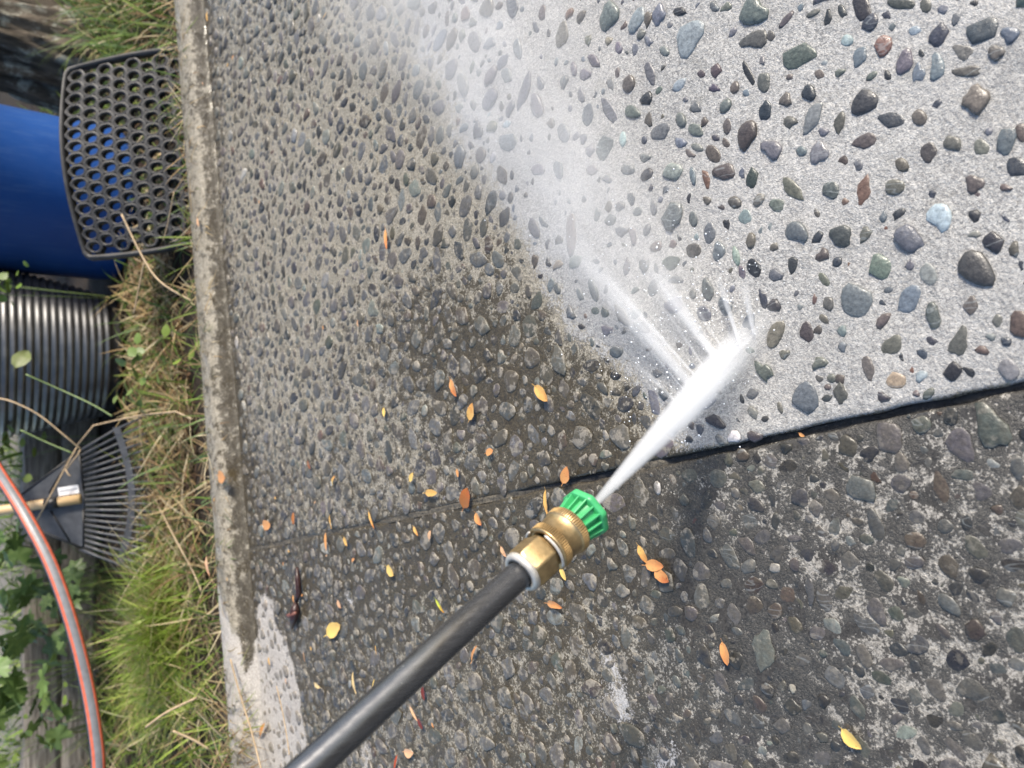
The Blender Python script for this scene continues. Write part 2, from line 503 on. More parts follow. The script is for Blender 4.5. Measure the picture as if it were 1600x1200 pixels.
# ================================================================== PEBBLES
PAL = dict(green=(.085, .105, .088), greendark=(.05, .062, .055), dkgreen=(.045, .06, .05), rust=(.16, .075, .04), blue=(.10, .125, .155), dkblue=(.038, .046, .062), dark=(.036, .037, .040),
           olive=(.10, .095, .075), olivegreen=(.075, .085, .062), olivebrown=(.105, .09, .065), purple=(.13, .125, .145), purplegray=(.12, .115, .13), brown=(.095, .075, .062), brownpurple=(.075, .058, .056),
           bluegreen=(.11, .145, .15), bluegray=(.105, .118, .135), paleblue=(.20, .245, .28), palecyan=(.30, .39, .39), cyan=(.20, .26, .27), gray=(.12, .125, .13), palebluegray=(.21, .23, .245),
           palegreen=(.17, .20, .18), dkpurple=(.06, .055, .075), rustbrown=(.12, .07, .05), orange=(.36, .22, .12), tan=(.21, .17, .12), white=(.5, .5, .48), dkbrown=(.065, .052, .046),
           pink=(.18, .145, .135), pinkgray=(.155, .145, .15), greengray=(.12, .135, .125), paleolive=(.16, .16, .13), redbrown=(.11, .05, .038), olivegray=(.11, .11, .095))
HAND = {}
HAND[(1200, 0)] = """185 350 230 150 -15 green;715 285 150 110 -70 rust;570 350 150 80 -60 blue;635 140 140 90 -55 dkblue;585 50 190 110 70 dark;830 20 170 90 0 olivegreen;985 30 110 90 90 olive;1065 220 170 105 -55 dkblue;1340 190 220 160 -20 dkblue;1515 215 120 110 0 blue;1215 320 140 100 20 olive;1425 330 110 100 0 olive;855 385 180 100 -65 purplegray;935 455 140 75 -70 blue;1055 415 190 95 -85 blue;1240 445 200 70 -5 olivebrown;1300 620 190 170 -60 olivebrown;600 640 205 140 -45 dark;250 580 110 90 90 dkblue;105 620 100 85 -70 olive;130 760 95 85 -40 olive;275 735 240 90 -60 purple;445 765 140 70 -80 olive;765 750 180 100 10 dkblue;945 735 110 95 80 brown;1055 650 90 50 -30 dkblue;605 880 160 100 -25 brown;1000 950 130 110 -60 brownpurple;1150 895 120 100 40 olive;1335 925 120 105 30 olive;1490 880 200 120 -70 bluegreen;1560 1050 160 130 10 dkblue;835 1030 110 85 45 brown;475 1000 75 65 45 brown;315 955 150 120 -70 purple;205 945 75 70 0 bluegreen;20 930 150 110 40 purple;320 460 80 70 20 brown;490 250 90 80 0 paleblue;915 190 90 70 -30 paleblue;1175 115 110 55 -65 purple;745 470 75 45 80 dark;955 330 60 45 70 dark;1290 1150 130 120 0 brown;790 1170 140 100 0 olive;390 1190 120 110 60 green;598 1190 190 85 -80 rust;150 1180 180 90 45 olive;370 110 120 55 -80 dark;280 80 110 40 -30 olive;110 120 150 45 -50 brownpurple;460 70 100 60 70 dark;740 90 75 60 60 dkblue;10 220 90 60 90 olive;130 480 50 45 0 brown;1590 830 130 90 70 brown"""
HAND[(1200, 300)] = """55 80 100 90 45 green;1025 15 70 50 90 dkblue;1075 155 175 170 0 palecyan;1290 150 95 85 45 dark;815 135 110 60 -35 dark;885 290 200 160 40 bluegray;180 250 150 140 0 bluegray;310 285 110 55 -45 dkblue;455 275 150 140 45 greendark;605 265 140 65 -60 olive;735 225 35 35 0 rust;340 395 95 90 0 brown;155 455 130 65 -80 dark;695 465 180 140 80 green;1005 515 160 100 70 palebluegray;1305 480 290 185 40 dark;1410 315 145 125 80 dark;1540 360 110 70 90 olive;1590 460 90 60 90 dkblue;550 680 230 200 60 bluegray;885 670 180 150 -50 blue;1035 775 160 105 80 green;1270 710 120 90 -75 brown;1435 805 105 75 -80 olive;1580 830 200 140 90 rustbrown;720 805 130 70 -50 brown;350 550 120 60 50 olive;380 700 100 75 80 olive;350 790 80 55 50 brown;240 880 130 90 80 brownpurple;315 865 65 65 0 brown;40 710 95 85 0 dark;45 890 210 90 -65 olivebrown;50 520 100 80 30 bluegray;465 870 80 65 -70 bluegreen;775 960 160 110 -40 olive;1025 930 95 65 30 dkpurple;970 1015 90 65 40 dkblue;1195 940 200 110 -70 olivegreen;1340 990 100 60 10 rustbrown;1490 935 75 65 0 dkblue;1505 1110 150 130 60 purplegray;630 1100 160 80 75 brown;325 1070 110 80 -20 olive;100 1015 75 65 -30 olive;835 1030 65 35 80 dark;900 1115 80 40 -70 rust;960 1150 100 70 -40 paleblue;1160 1120 140 100 -50 dark;1255 1120 110 60 30 dark;400 1165 70 60 0 olive;450 1170 80 65 45 brown;805 1175 130 110 0 orange;40 345 60 55 0 brown;305 135 65 40 60 olive;505 455 50 30 -70 rust;1485 165 100 40 40 dkblue;1320 20 110 40 20 brown"""
HAND[(1200, 600)] = """235 90 200 170 80 bluegray;455 60 140 85 80 olive;725 85 90 65 30 dark;1005 60 100 60 -45 olive;375 20 50 45 0 brown;75 150 90 35 70 olive;1395 270 330 190 60 bluegreen;1205 380 240 160 60 bluegray;955 250 130 120 0 green;1140 200 120 100 90 dkblue;760 330 230 160 80 purplegray;505 390 150 120 60 olive;125 520 115 110 0 dark;360 450 100 60 90 olive;110 400 90 80 0 dark;230 370 100 70 30 purple;585 655 220 150 45 bluegray;670 580 110 60 60 redbrown;830 620 140 120 0 bluegray;1080 640 240 100 75 olivebrown;955 415 100 80 30 bluegray;1405 500 110 60 30 paleblue;1560 520 160 100 70 bluegray;1340 670 140 110 45 bluegray;1200 700 100 60 -20 brown;205 710 120 115 0 dkpurple;400 700 120 80 30 paleolive;290 590 75 55 20 dkblue;675 880 230 90 70 bluegray;780 750 110 80 -60 blue;930 830 120 80 30 bluegray;1110 890 110 90 0 blue;560 860 100 60 20 olive;420 890 120 75 -80 gray;330 920 100 70 60 gray;515 980 90 60 50 cyan;50 860 130 55 90 dkblue;35 720 110 65 90 dkblue;920 980 150 110 20 olivebrown;1300 1020 190 110 50 green;1520 1010 170 100 0 bluegray;1440 790 90 70 40 brown;1130 1140 170 120 50 brown;950 540 55 55 0 dkblue;45 1150 80 70 0 white;380 1140 110 80 60 dkpurple;170 1130 100 70 80 purple"""
HAND[(1200, 900)] = """350 150 180 90 60 purplegray;265 90 170 60 80 bluegray;685 220 200 100 65 bluegray;620 310 220 90 50 bluegray;915 235 110 80 20 gray;940 430 150 130 20 bluegray;1290 340 150 120 60 brownpurple;1190 530 160 130 40 dkblue;1440 580 160 80 30 bluegray;1550 390 180 120 70 gray;850 40 110 70 40 cyan;960 140 110 60 70 brown;430 630 180 110 40 bluegreen;625 720 100 90 0 bluegray;1280 710 220 130 20 purplegray;1180 830 110 100 0 gray;1440 890 120 110 40 dkblue;1340 220 90 50 30 gray;155 700 80 45 80 white;240 800 80 80 0 blue;340 890 80 40 80 dark"""
HAND[(800, 0)] = """605 100 200 110 -70 greengray;780 130 190 80 -65 paleblue;850 120 130 45 -80 brown;920 95 140 80 -75 blue;1105 235 270 150 -65 paleblue;1045 70 85 65 0 dark;1260 40 80 60 60 gray;1335 40 85 60 -40 olive;1505 75 190 170 -60 green;1510 245 190 110 -15 olive;190 80 110 50 -80 brown;360 85 85 45 -60 rust;430 105 100 50 -65 brown;315 215 180 75 -75 olive;150 175 90 45 70 bluegray;475 250 90 40 -85 olive;600 255 70 40 -70 tan;660 300 85 50 90 purplegray;765 305 95 50 -85 purplegray;805 215 75 55 -50 gray;850 255 80 50 60 blue;950 320 80 60 40 gray;510 380 110 60 50 dkpurple;730 525 120 75 -75 brown;655 455 75 35 -85 brown;860 455 150 65 75 purplegray;840 615 100 75 -70 dark;750 700 110 80 20 green;605 690 180 70 65 gray;615 525 110 45 75 gray;430 595 115 45 85 purplegray;470 715 155 75 -80 bluegray;455 465 80 80 0 purple;385 430 100 45 80 purple;320 510 100 55 -70 gray;850 745 105 55 -85 brown;920 825 150 95 -40 purplegray;1050 750 110 70 70 gray;1140 810 100 85 30 green;1045 890 90 70 45 blue;1150 920 95 50 20 gray;1105 960 80 45 40 brown;575 920 170 100 -70 gray;480 940 90 55 -80 gray;690 870 110 45 90 cyan;825 985 80 65 0 gray;840 1090 105 65 -45 dark;1000 1070 130 110 0 palegreen;1210 1120 140 50 75 rust;1125 1100 130 40 80 blue;1250 960 130 85 60 brown;1320 1070 150 110 0 dkbrown;1430 1080 80 45 -85 blue;1495 1115 140 75 -80 dkgreen;1465 840 190 125 -70 dkbrown;1340 785 120 60 90 brown;1330 890 75 50 60 brown;1265 860 60 45 30 dkpurple;1330 660 110 70 -60 gray;1140 670 90 70 50 gray;1475 460 160 55 65 dark;1385 545 90 65 -80 brown;1260 550 85 50 20 dkpurple;1270 440 110 65 -75 brownpurple;1180 460 60 55 0 brownpurple;1150 545 60 30 90 brown;1040 530 110 70 -50 paleblue;1570 510 140 80 90 green;1580 690 130 80 -70 dkblue;1195 760 80 40 -60 brown;155 660 160 75 85 gray;75 570 260 55 -72 bluegray;170 520 100 45 85 gray;320 830 130 75 80 gray;240 770 70 50 90 brown;395 850 70 40 -60 gray;440 870 85 45 -80 gray;290 1060 120 60 80 bluegray;160 1060 90 75 0 purplegray;495 1060 80 75 0 gray;720 1060 100 70 0 greengray;590 1120 65 50 40 gray;35 305 130 55 85 gray"""
HAND[(800, 300)] = """1000 150 180 130 -75 gray;1125 165 120 60 80 gray;1230 255 140 80 -85 bluegray;880 100 100 50 85 gray;740 40 90 55 80 gray;780 120 75 55 -40 gray;670 90 65 60 0 gray;600 90 80 50 -80 brown;525 145 90 50 -80 gray;610 175 85 70 -40 gray;365 265 250 75 90 pink;135 225 145 60 70 bluegray;185 185 100 40 55 bluegray;30 325 95 55 85 green;290 300 60 60 0 dark;215 320 75 30 -75 gray;750 280 140 45 85 pinkgray;835 235 90 50 -70 gray;680 245 90 70 0 gray;1000 325 65 50 90 brown;1040 290 65 30 70 dark;1130 365 110 90 0 brown;1290 370 130 80 -80 bluegray;1400 400 140 50 80 palegreen;1495 305 110 65 -85 brown;1515 475 130 90 70 dark;1440 505 100 50 75 purplegray;1390 65 95 80 30 olive;1455 155 110 80 80 bluegreen;1340 200 90 45 80 dark;1540 50 110 65 -60 olive;1310 95 50 40 20 brown;895 340 95 65 -30 brown;820 460 110 60 -85 gray;710 470 115 50 -80 gray;990 440 120 90 -20 green;390 435 100 70 -50 greengray;280 455 80 55 -40 tan;220 440 65 35 80 dark;135 430 110 40 -85 brown;35 510 110 60 60 gray;55 430 40 35 0 dark;240 580 100 45 -80 gray;280 605 80 45 70 gray;500 610 170 50 75 gray;415 640 100 40 70 gray;875 600 120 65 -80 gray;1020 550 105 50 0 purplegray;1010 705 120 100 -40 pinkgray;1220 610 150 75 80 green;1125 640 70 50 80 gray;1200 760 110 85 60 bluegray;1330 710 120 80 60 bluegray;1480 810 110 80 -70 blue;1570 670 130 60 80 dkblue;810 840 120 70 30 pinkgray;770 760 80 60 -40 gray;680 770 170 60 60 olivegray;590 865 80 70 30 purple;360 755 100 55 75 gray;515 745 65 55 0 dkgreen;575 755 75 50 70 dkgreen;650 1000 90 80 0 bluegray;490 1085 110 90 0 dark;290 910 120 50 85 gray;220 870 75 45 60 dkblue;375 1130 100 40 85 dkblue;970 1105 75 35 80 gray;905 1135 70 55 30 gray;865 985 75 30 -5 brown;1115 1000 70 25 80 gray;1570 1120 160 80 60 green"""
HAND[(800, 600)] = """885 110 190 60 78 bluegray;660 225 70 50 70 bluegray;760 220 90 35 90 dkblue;840 240 110 70 50 bluegray;535 350 80 45 65 blue;560 250 80 45 85 dkblue;680 330 180 120 60 olivegray;580 440 90 60 0 greengray;800 680 190 90 75 olivegray;1110 570 100 95 0 green;1000 600 100 55 60 tan;1285 590 130 110 30 purplegray;1275 235 150 70 30 dark;1410 235 55 35 80 dark;1505 180 110 55 65 olivegray;1585 220 50 45 0 dark;1435 95 70 30 80 dark;1390 330 90 80 0 white;1515 330 110 70 20 dkpurple;905 650 100 45 80 white;1395 685 90 60 70 purplegray;1530 640 110 80 30 gray;1260 860 100 80 60 gray;1480 860 130 100 40 bluegray;1100 990 200 90 75 bluegray;1220 950 110 60 70 bluegray;1360 1080 200 90 60 bluegray;1470 1010 160 70 50 purplegray;1250 1060 80 60 30 dkblue;900 990 90 60 30 bluegray;970 1060 110 70 0 gray;750 870 100 50 80 bluegray;920 790 110 40 75 dkblue;1020 820 100 50 80 gray;490 1040 100 60 -70 palebluegray;620 1130 100 60 60 gray;1140 860 70 35 -60 redbrown;1160 790 60 40 60 dkblue;690 940 60 40 50 cyan;640 50 90 60 0 dark"""
HAND[(800, 900)] = """840 180 130 90 70 bluegray;405 230 150 90 60 olivegray;195 240 130 45 85 dkblue;545 280 90 40 75 dkblue;645 300 90 40 85 bluegray;490 390 100 50 85 dkblue;400 430 130 80 80 olivebrown;290 410 100 40 65 bluegray;365 600 160 80 85 brown;500 700 130 110 30 dkbrown;435 610 90 45 80 dark;695 560 180 60 60 gray;865 390 110 45 65 gray;965 250 70 40 80 bluegray;1055 340 80 55 60 bluegreen;855 620 140 60 75 bluegreen;1090 600 90 55 80 blue;1025 660 100 50 60 bluegray;985 460 80 40 80 gray;1045 500 110 50 70 blue;1105 460 70 40 80 blue;890 500 80 40 90 cyan;930 710 70 60 0 greengray;980 770 100 50 -80 gray;750 795 70 60 0 gray;880 780 120 50 60 purplegray;620 1050 170 80 55 purplegray;500 920 130 50 70 gray;480 1010 90 40 80 greengray;660 690 80 40 60 gray;1155 740 90 50 -70 bluegray;1240 770 110 50 80 gray;1420 770 90 60 60 dkblue;1475 670 150 70 -30 bluegray;1410 345 90 50 30 blue;1310 660 170 60 60 purplegray;1270 860 80 60 30 gray;1090 860 70 60 50 brown;1030 890 90 50 40 bluegray;1280 1010 90 80 60 bluegray;1450 1030 90 80 0 dkpurple;1570 1090 80 60 30 cyan;950 1110 100 60 60 purplegray;1100 1070 80 50 40 gray;1295 170 90 70 60 bluegray;1510 60 130 110 20 brown;605 90 40 35 0 white;695 185 40 45 0 white;360 745 45 40 0 cyan;540 1170 90 45 80 redbrown;350 900 90 60 60 gray;250 650 120 50 75 bluegray;90 790 160 60 65 bluegray;70 860 110 50 70 olivebrown;135 890 50 50 0 gray;130 1140 120 40 75 gray;480 1090 70 50 70 greengray;1380 880 130 80 50 bluegray;1540 910 110 80 30 bluegray"""

def hand_stones():
    out = []
    for (ox, oy), txt in HAND.items():
        for row in txt.split(';'):
            x, y, w, h, ang, cname = row.split()
            cx, cy = ox + float(x) / 4, oy + float(y) / 4
            an = math.radians(float(ang))
            g0 = G(cx, cy)
            mj = G(cx + float(w) / 8 * math.cos(an), cy + float(w) / 8 * math.sin(an)) - g0
            mn = G(cx - float(h) / 8 * math.sin(an), cy + float(h) / 8 * math.cos(an)) - g0
            # principal axes of the ellipse with these conjugate half-diameters
            u, s, _ = np.linalg.svd(np.stack([mj[:2], mn[:2]], 1))
            out.append([g0[0], g0[1], s[0] * 0.98, s[1] * 0.98, math.atan2(u[1, 0], u[0, 0]), cname, True])
    return out
stones = hand_stones()

CELL = 0.026
cells = {}
def put(s):
    cells.setdefault((int(s[0] // CELL), int(s[1] // CELL)), []).append(s)
def clear_of(x, y, r, gap):
    ci, cj = int(x // CELL), int(y // CELL)
    for i in range(ci - 1, ci + 2):
        for j in range(cj - 1, cj + 2):
            for s in cells.get((i, j), ()):
                dx, dy = x - s[0], y - s[1]
                cs, sn = math.cos(s[4]), math.sin(s[4])
                ex, ey = (dx * cs + dy * sn) / (s[2] + r * gap), (-dx * sn + dy * cs) / (s[3] + r * gap)
                if ex * ex + ey * ey < 1:
                    return False
    return True
for s in stones:
    put(s)
FILL = ["bluegray", "gray", "dark", "dkblue", "olive", "olivegray", "brown", "purplegray", "green", "blue", "bluegray", "gray", "dkblue", "olivebrown", "purple", "palebluegray", "cyan", "rustbrown", "tan", "white"]
FILL_W = np.array([12, 10, 9, 10, 7, 6, 6, 6, 5, 6, 10, 8, 6, 4, 4, 2.5, 2, 1.5, 1, .7]); FILL_W /= FILL_W.sum()
NT = 150000
NB = 110000          # the rest are small stones for the unwashed concrete only
cand = np.stack([rng.uniform(-1.15, 1.62, NT), rng.uniform(-0.12, 1.75, NT), np.zeros(NT)], 1)
rad = np.clip(rng.lognormal(math.log(0.0052), 0.40, NT), 0.0026, 0.0125)
rad[NB:] = rng.uniform(0.0013, 0.0026, NT - NB)
cpx, cpy, cdep = proj(cand)
cij = slab_ij(cand)
cm = masks(cand)
ok = (cij[:, 0] > 0.012) & (cij[:, 0] < 1.92) & (cij[:, 1] < 1.72) & (cij[:, 1] > -1.12)
outside = (cpx > 1640) | (cpy < -30) | (cpy > 1260)
ok &= ~(outside & (np.arange(NT) >= NB))          # small fill only where the photograph looks
order = np.argsort(-rad)
asp = rng.uniform(1.0, 2.0, NT) ** 0.9
ang_r = rng.uniform(0, math.pi, NT)
fillc = rng.choice(len(FILL), NT, p=FILL_W)
for k in order:
    if not ok[k]:
        continue
    r, x, y = rad[k], cand[k, 0], cand[k, 1]
    j = cij[k, 1]
    a, b = r * math.sqrt(asp[k]), r / math.sqrt(asp[k])
    if abs(j) < GAP + a * 0.8:
        continue
    if cm['dry'][k] > 0.5 and rng.random() < 0.7:
        continue
    gap = 1.12
    if k >= NB and cm['clean'][k] > 0.25:
        continue
    if j > 0:
        hand_zone = cpx[k] > 800 and -10 < cpy[k] < 610 + (cpx[k] > 1200) * 120 and cm['clean'][k] > 0.3
        if hand_zone:
            if r > 0.0042 or rng.random() < 0.62: continue
            gap = 1.5
        elif cm['clean'][k] > 0.4 and outside[k]:
            if rng.random() < 0.55: continue
            gap = 1.5
        elif cm['clean'][k] > 0.4:
            if rng.random() < 0.35: continue
            gap = 1.25
    else:
        if cpx[k] > 1200 and cpy[k] < 1200 and (r > 0.0068 or rng.random() < 0.1): continue
    if not clear_of(x, y, math.sqrt(a * b), gap):
        continue
    s = [x, y, a, b, ang_r[k], FILL[fillc[k]], False]
    stones.append(s); put(s)

# dome-shaped stones bedded in the mortar
def dome(seed, seg, rings):
    r = np.random.default_rng(seed)
    th = np.arange(seg) / seg * 2 * math.pi
    out = 1 + sum(r.normal(0, q) * np.cos(k * th + r.uniform(0, 6.28)) for k, q in ((2, .07), (3, .11), (4, .06), (5, .045), (7, .02)))
    if r.random() < 0.25:                       # a chipped side
        out = np.minimum(out, 0.78 / np.maximum(0.05, np.cos(th - r.uniform(0, 6.28))))
    out = out / np.sqrt(np.mean(out ** 2))
    flat = r.uniform(0.5, 1.0)
    tx, ty = r.normal(0, 0.16, 2)
    vs = []
    for (rho, z) in rings:
        x, y = out * rho * np.cos(th), out * rho * np.sin(th)
        zz = z * (1 + (tx * x + ty * y) * (z > 0)) + (0.05 * r.normal(size=seg) * (z > .4) * flat)
        vs.append(np.stack([x, y, zz], 1))
    vs = np.concatenate(vs)
    top = len(vs)
    vs = np.concatenate([vs, [[0.02 * r.normal(), 0.02 * r.normal(), rings[-1][1] * 1.03]]])
    fs = []
    for i in range(len(rings) - 1):
        for k in range(seg):
            k2 = (k + 1) % seg
            fs.append((i * seg + k, i * seg + k2, (i + 1) * seg + k2)); fs.append((i * seg + k, (i + 1) * seg + k2, (i + 1) * seg + k))
    b0 = (len(rings) - 1) * seg
    for k in range(seg):
        fs.append((b0 + k, b0 + (k + 1) % seg, top))
    return vs, np.array(fs)
R_HI = [(0.93, -0.35), (1.0, 0.15), (0.96, 0.5), (0.80, 0.82), (0.48, 0.97)]
R_LO = [(0.95, -0.3), (0.99, 0.3), (0.70, 0.86)]

def pebble_material(name, use_obj):
    m = N(name)
    c = m.coord()
    g = m.n("ShaderNodeNewGeometry").outputs["Position"]
    if use_obj:
        oi = m.n("ShaderNodeObjectInfo")
        base, rnd = oi.outputs["Color"], oi.outputs["Random"]
        film = oi.outputs["Alpha"]
    else:
        base, rnd, film = m.attr("col", "Color"), m.attr("rnd"), m.attr("film")
    mot = m.noise(g, 330, 4, 0.65)
    b = m.mix(1.0, base, m.mix(m.mr(mot, 0.3, 0.7), (0.62, 0.62, 0.62), (1.35, 1.35, 1.33)), 'MULTIPLY')
    # layered veins on about a third of the stones
    w = m.n("ShaderNodeTexWave", bands_direction='DIAGONAL')
    m.set(w.inputs[0], m.mapping(g, (1, 0.35, 1), (0.3, 0, 0), (0, 0, 0.8)))
    w.inputs["Scale"].default_value = 55; w.inputs["Distortion"].default_value = 22; w.inputs["Detail"].default_value = 3
    vein = m.math('MULTIPLY', m.mr(w.outputs["Fac"], 0.90, 0.99), m.mr(rnd, 0.78, 0.80))
    b = m.mix(m.math('MULTIPLY', vein, 0.34), b, (0.30, 0.32, 0.32))
    # mud clinging to unwashed stones
    mudf = m.math('MULTIPLY', film, m.mr(m.noise(g, 160, 4, 0.6), 0.38, 0.66))
    b = m.mix(mudf, b, (0.085, 0.072, 0.048))
    # mortar left on unwashed stones
    crust = m.math('MULTIPLY', m.mr(m.math('ADD', m.noise(g, 90, 5, 0.68), m.math('MULTIPLY', film, 0.10)), 0.60, 0.66), m.mr(film, 0.2, 0.5))
    b = m.mix(m.math('MULTIPLY', crust, 0.85), b, m.mix(m.noise(g, 700, 2), (0.12, 0.105, 0.08), (0.34, 0.31, 0.26)))
    rough = m.math('ADD', m.mr(m.noise(g, 240, 2), 0.3, 0.7, 0.22, 0.42), m.math('MULTIPLY', m.math('ADD', mudf, crust), 0.22))
    h = m.math('ADD', m.noise(g, 420, 4, 0.6), m.math('MULTIPLY', m.noise(g, 130, 2), 1.2))
    m.bsdf(b, rough, 0, m.bump(h, 0.45, 0.0012), 0.5, coat=0.12, coat_r=0.12)
    return m.m
PEB_ONE = pebble_material("wet_pebble", True)
PEB_MANY = pebble_material("wet_pebbles_far", False)

n_st = len(stones)
sx = np.array([s[0] for s in stones]); sy = np.array([s[1] for s in stones])
sa = np.array([s[2] for s in stones]); sb_ = np.array([s[3] for s in stones]); st = np.array([s[4] for s in stones])
sxyz = np.stack([sx, sy, np.zeros(n_st)], 1)
spx, spy, sdep = proj(sxyz)
sij = slab_ij(sxyz)
sm = masks(sxyz)
scol = np.array([PAL[s[5]] for s in stones])
scol = scol * 0.62 + scol.mean(1, keepdims=True) * np.array((0.97, 1.0, 1.04)) * 0.38
scol = scol * rng.uniform(0.75, 1.28, (n_st, 1)) * rng.uniform(0.94, 1.06, (n_st, 3))
sfilm = np.clip((1 - sm['clean']) * (0.45 + 0.5 * sm['film']), 0, 1)
scol = scol * np.where(sm['clean'][:, None] > .5, (1.0, 1.0, 1.0), (0.80, 0.745, 0.66))
lr_ = (sij[:, 1] <= 0) * sstep(spx, 950, 1200)
sfilm = sfilm * (1 - 0.6 * lr_)
scol = scol * (1 - 0.22 * lr_)[:, None]
scol = np.where(sm['dry'][:, None] > 0.4, scol * 0.6 + np.array((.20, .18, .16)), scol)
sH = np.where(sm['clean'] > 0.5, rng.uniform(0.22, 0.50, n_st), rng.uniform(0.12, 0.34, n_st)) * sb_
sH = np.minimum(sH, np.where(sm['clean'] > 0.5, 0.0044, 0.0030))
sz = relief(sx, sy) - 0.0004
inview = (spx > -10) & (spx < 1610) & (spy > -10) & (spy < 1210)
score = np.sqrt(sa * sb_) / sdep * inview
proto_hi = [dome(100 + i, 13, R_HI) for i in range(36)]
proto_me = []
for v, f in proto_hi:
    me = bpy.data.meshes.new("pebble")
    me.from_pydata(v.tolist(), [], f.tolist())
    me.polygons.foreach_set("use_smooth", [True] * len(me.polygons))
    me.materials.append(PEB_ONE)
    me.update()
    proto_me.append(me)
proto_lo = [dome(300 + i, 9, R_LO) for i in range(24)]
for slab, sel in ((slab_clean, sij[:, 1] > 0), (slab_muddy, sij[:, 1] <= 0)):
    idx = np.nonzero(sel)[0]
    idx = idx[np.argsort(-score[idx])]
    for k in idx[:300]:
        o = bpy.data.objects.new("pebble", proto_me[rng.integers(len(proto_me))])
        o.location = (sx[k], sy[k], sz[k])
        o.rotation_euler = (0, 0, st[k])
        o.scale = (sa[k], sb_[k], sH[k])
        o.color = (*[float(q) for q in scol[k]], float(sfilm[k]))
        link(o, slab)
    rest = idx[300:]
    VV, FF, CC, RR, FM = [], [], [], [], []
    base_i = 0
    for k in rest:
        v, f = proto_lo[rng.integers(len(proto_lo))]
        q = v * (sa[k], sb_[k], sH[k])
        cs, sn = math.cos(st[k]), math.sin(st[k])
        w = np.stack([q[:, 0] * cs - q[:, 1] * sn + sx[k], q[:, 0] * sn + q[:, 1] * cs + sy[k], q[:, 2] + sz[k]], 1)
        VV.append(w); FF.append(f + base_i); base_i += len(v)
        CC.append(np.repeat(scol[k][None], len(v), 0)); RR.append(np.full(len(v), rng.random())); FM.append(np.full(len(v), sfilm[k]))
    po = np_obj("pebbles", np.concatenate(VV), np.concatenate(FF), PEB_MANY, slab, attrs=dict(col=np.concatenate(CC), rnd=np.concatenate(RR), film=np.concatenate(FM)))
    tag(po, kind="stuff")
print("stones", n_st)
# ================================================================== PRESSURE WASHER LANCE
WD0, WDS = 0.371, 0.501
def axis_pt(s):
    inv = 1 / WD0 + (1 / WDS - 1 / WD0) * s
    return P(484 + 441 * s, 1200 - 407 * s, 1 / inv)
A_, B_ = V(axis_pt(0.757)), V(axis_pt(1.0))
AX = (B_ - A_).normalized()
def along(s):
    return (V(axis_pt(s)) - A_).dot(AX)
STEEL = N("dark_steel_tube")
c_ = STEEL.coord()
sc_ = STEEL.noise(STEEL.mapping(c_, (400, 400, 14)), 1.0, 3)
spk = STEEL.mr(STEEL.noise(c_, 260, 2), 0.72, 0.76)
STEEL.bsdf(STEEL.mix(spk, STEEL.mix(sc_, (0.075, 0.078, 0.085), (0.14, 0.143, 0.152)), (0.35, 0.34, 0.33)), STEEL.mr(sc_, 0.3, 0.7, 0.20, 0.32), 0.75, STEEL.bump(sc_, 0.06, 0.0005))
BRASS = plain("worn_brass", (0.47, 0.34, 0.175), 0.36, 0.85, var=0.22, scale=160, bump=0.12, bscale=500)
BRASS_DK = plain("dull_brass", (0.37, 0.25, 0.115), 0.45, 0.8, var=0.3, scale=220, bump=0.15, bscale=600)
CLIP = plain("worn_zinc", (0.55, 0.52, 0.47), 0.42, 0.45, var=0.2, scale=200)
GREEN = N("green_nozzle_plastic")
GREEN.bsdf(GREEN.mix(GREEN.noise(GREEN.coord(), 120, 3), (0.035, 0.30, 0.105), (0.06, 0.40, 0.15)), 0.38, 0, None, 0.5)
BLACK = plain("black_rubber", (0.014, 0.014, 0.015), 0.55, var=0.4, scale=60)

lance = empty("spray_lance", A_)
tag(lance, "dark steel pressure washer lance reaching over the slab with brass coupling", "spray lance")
tube_far = along(0.0) - 0.55
v, f = lathe(A_, AX, [(tube_far, 0.0), (tube_far, .009), (-0.25, .009), (-0.1, .009), (0.006, .009), (0.006, 0.0)], 40)
bevel(child(mesh_obj("tube", v, f, STEEL), lance), 0.0004)
def hexr(n, rot=0.0):
    """polygon outline with n flats, as a radius factor over the angle"""
    def fn(k, seg):
        an = 2 * math.pi * k / seg + rot
        h = math.pi / n
        return math.cos(h) / math.cos((an % (2 * h)) - h)
    return fn
h6 = hexr(6, 0.35)
s1, s2 = 0.0, along(0.832)
nut = [(s1 - .0005, .0098), (s1 - .001, .0122), (s1 + .0012, .0142), (s1 + .0035, .0149), (s2 - .003, .0149), (s2 - .0012, .0140), (s2, .0125), (s2 + .001, .0100)]
SEG = 72
v, f = lathe(A_, AX, nut, SEG, seg_r=lambda k, i: (h6(k, SEG) if 1 < i < 6 else 1.0))
child(mesh_obj("hex_nut", v, f, BRASS), lance)
# pale retaining lip at the back of the nut
lip = [(-.0035, .0096), (-.0035, .0125), (-.0015, .0137), (.0006, .0137), (.0012, .0115), (-.001, .0096)]
v, f = lathe(A_, AX, lip, SEG, closed=True)
child(mesh_obj("retaining_lip", v, f, CLIP), lance)
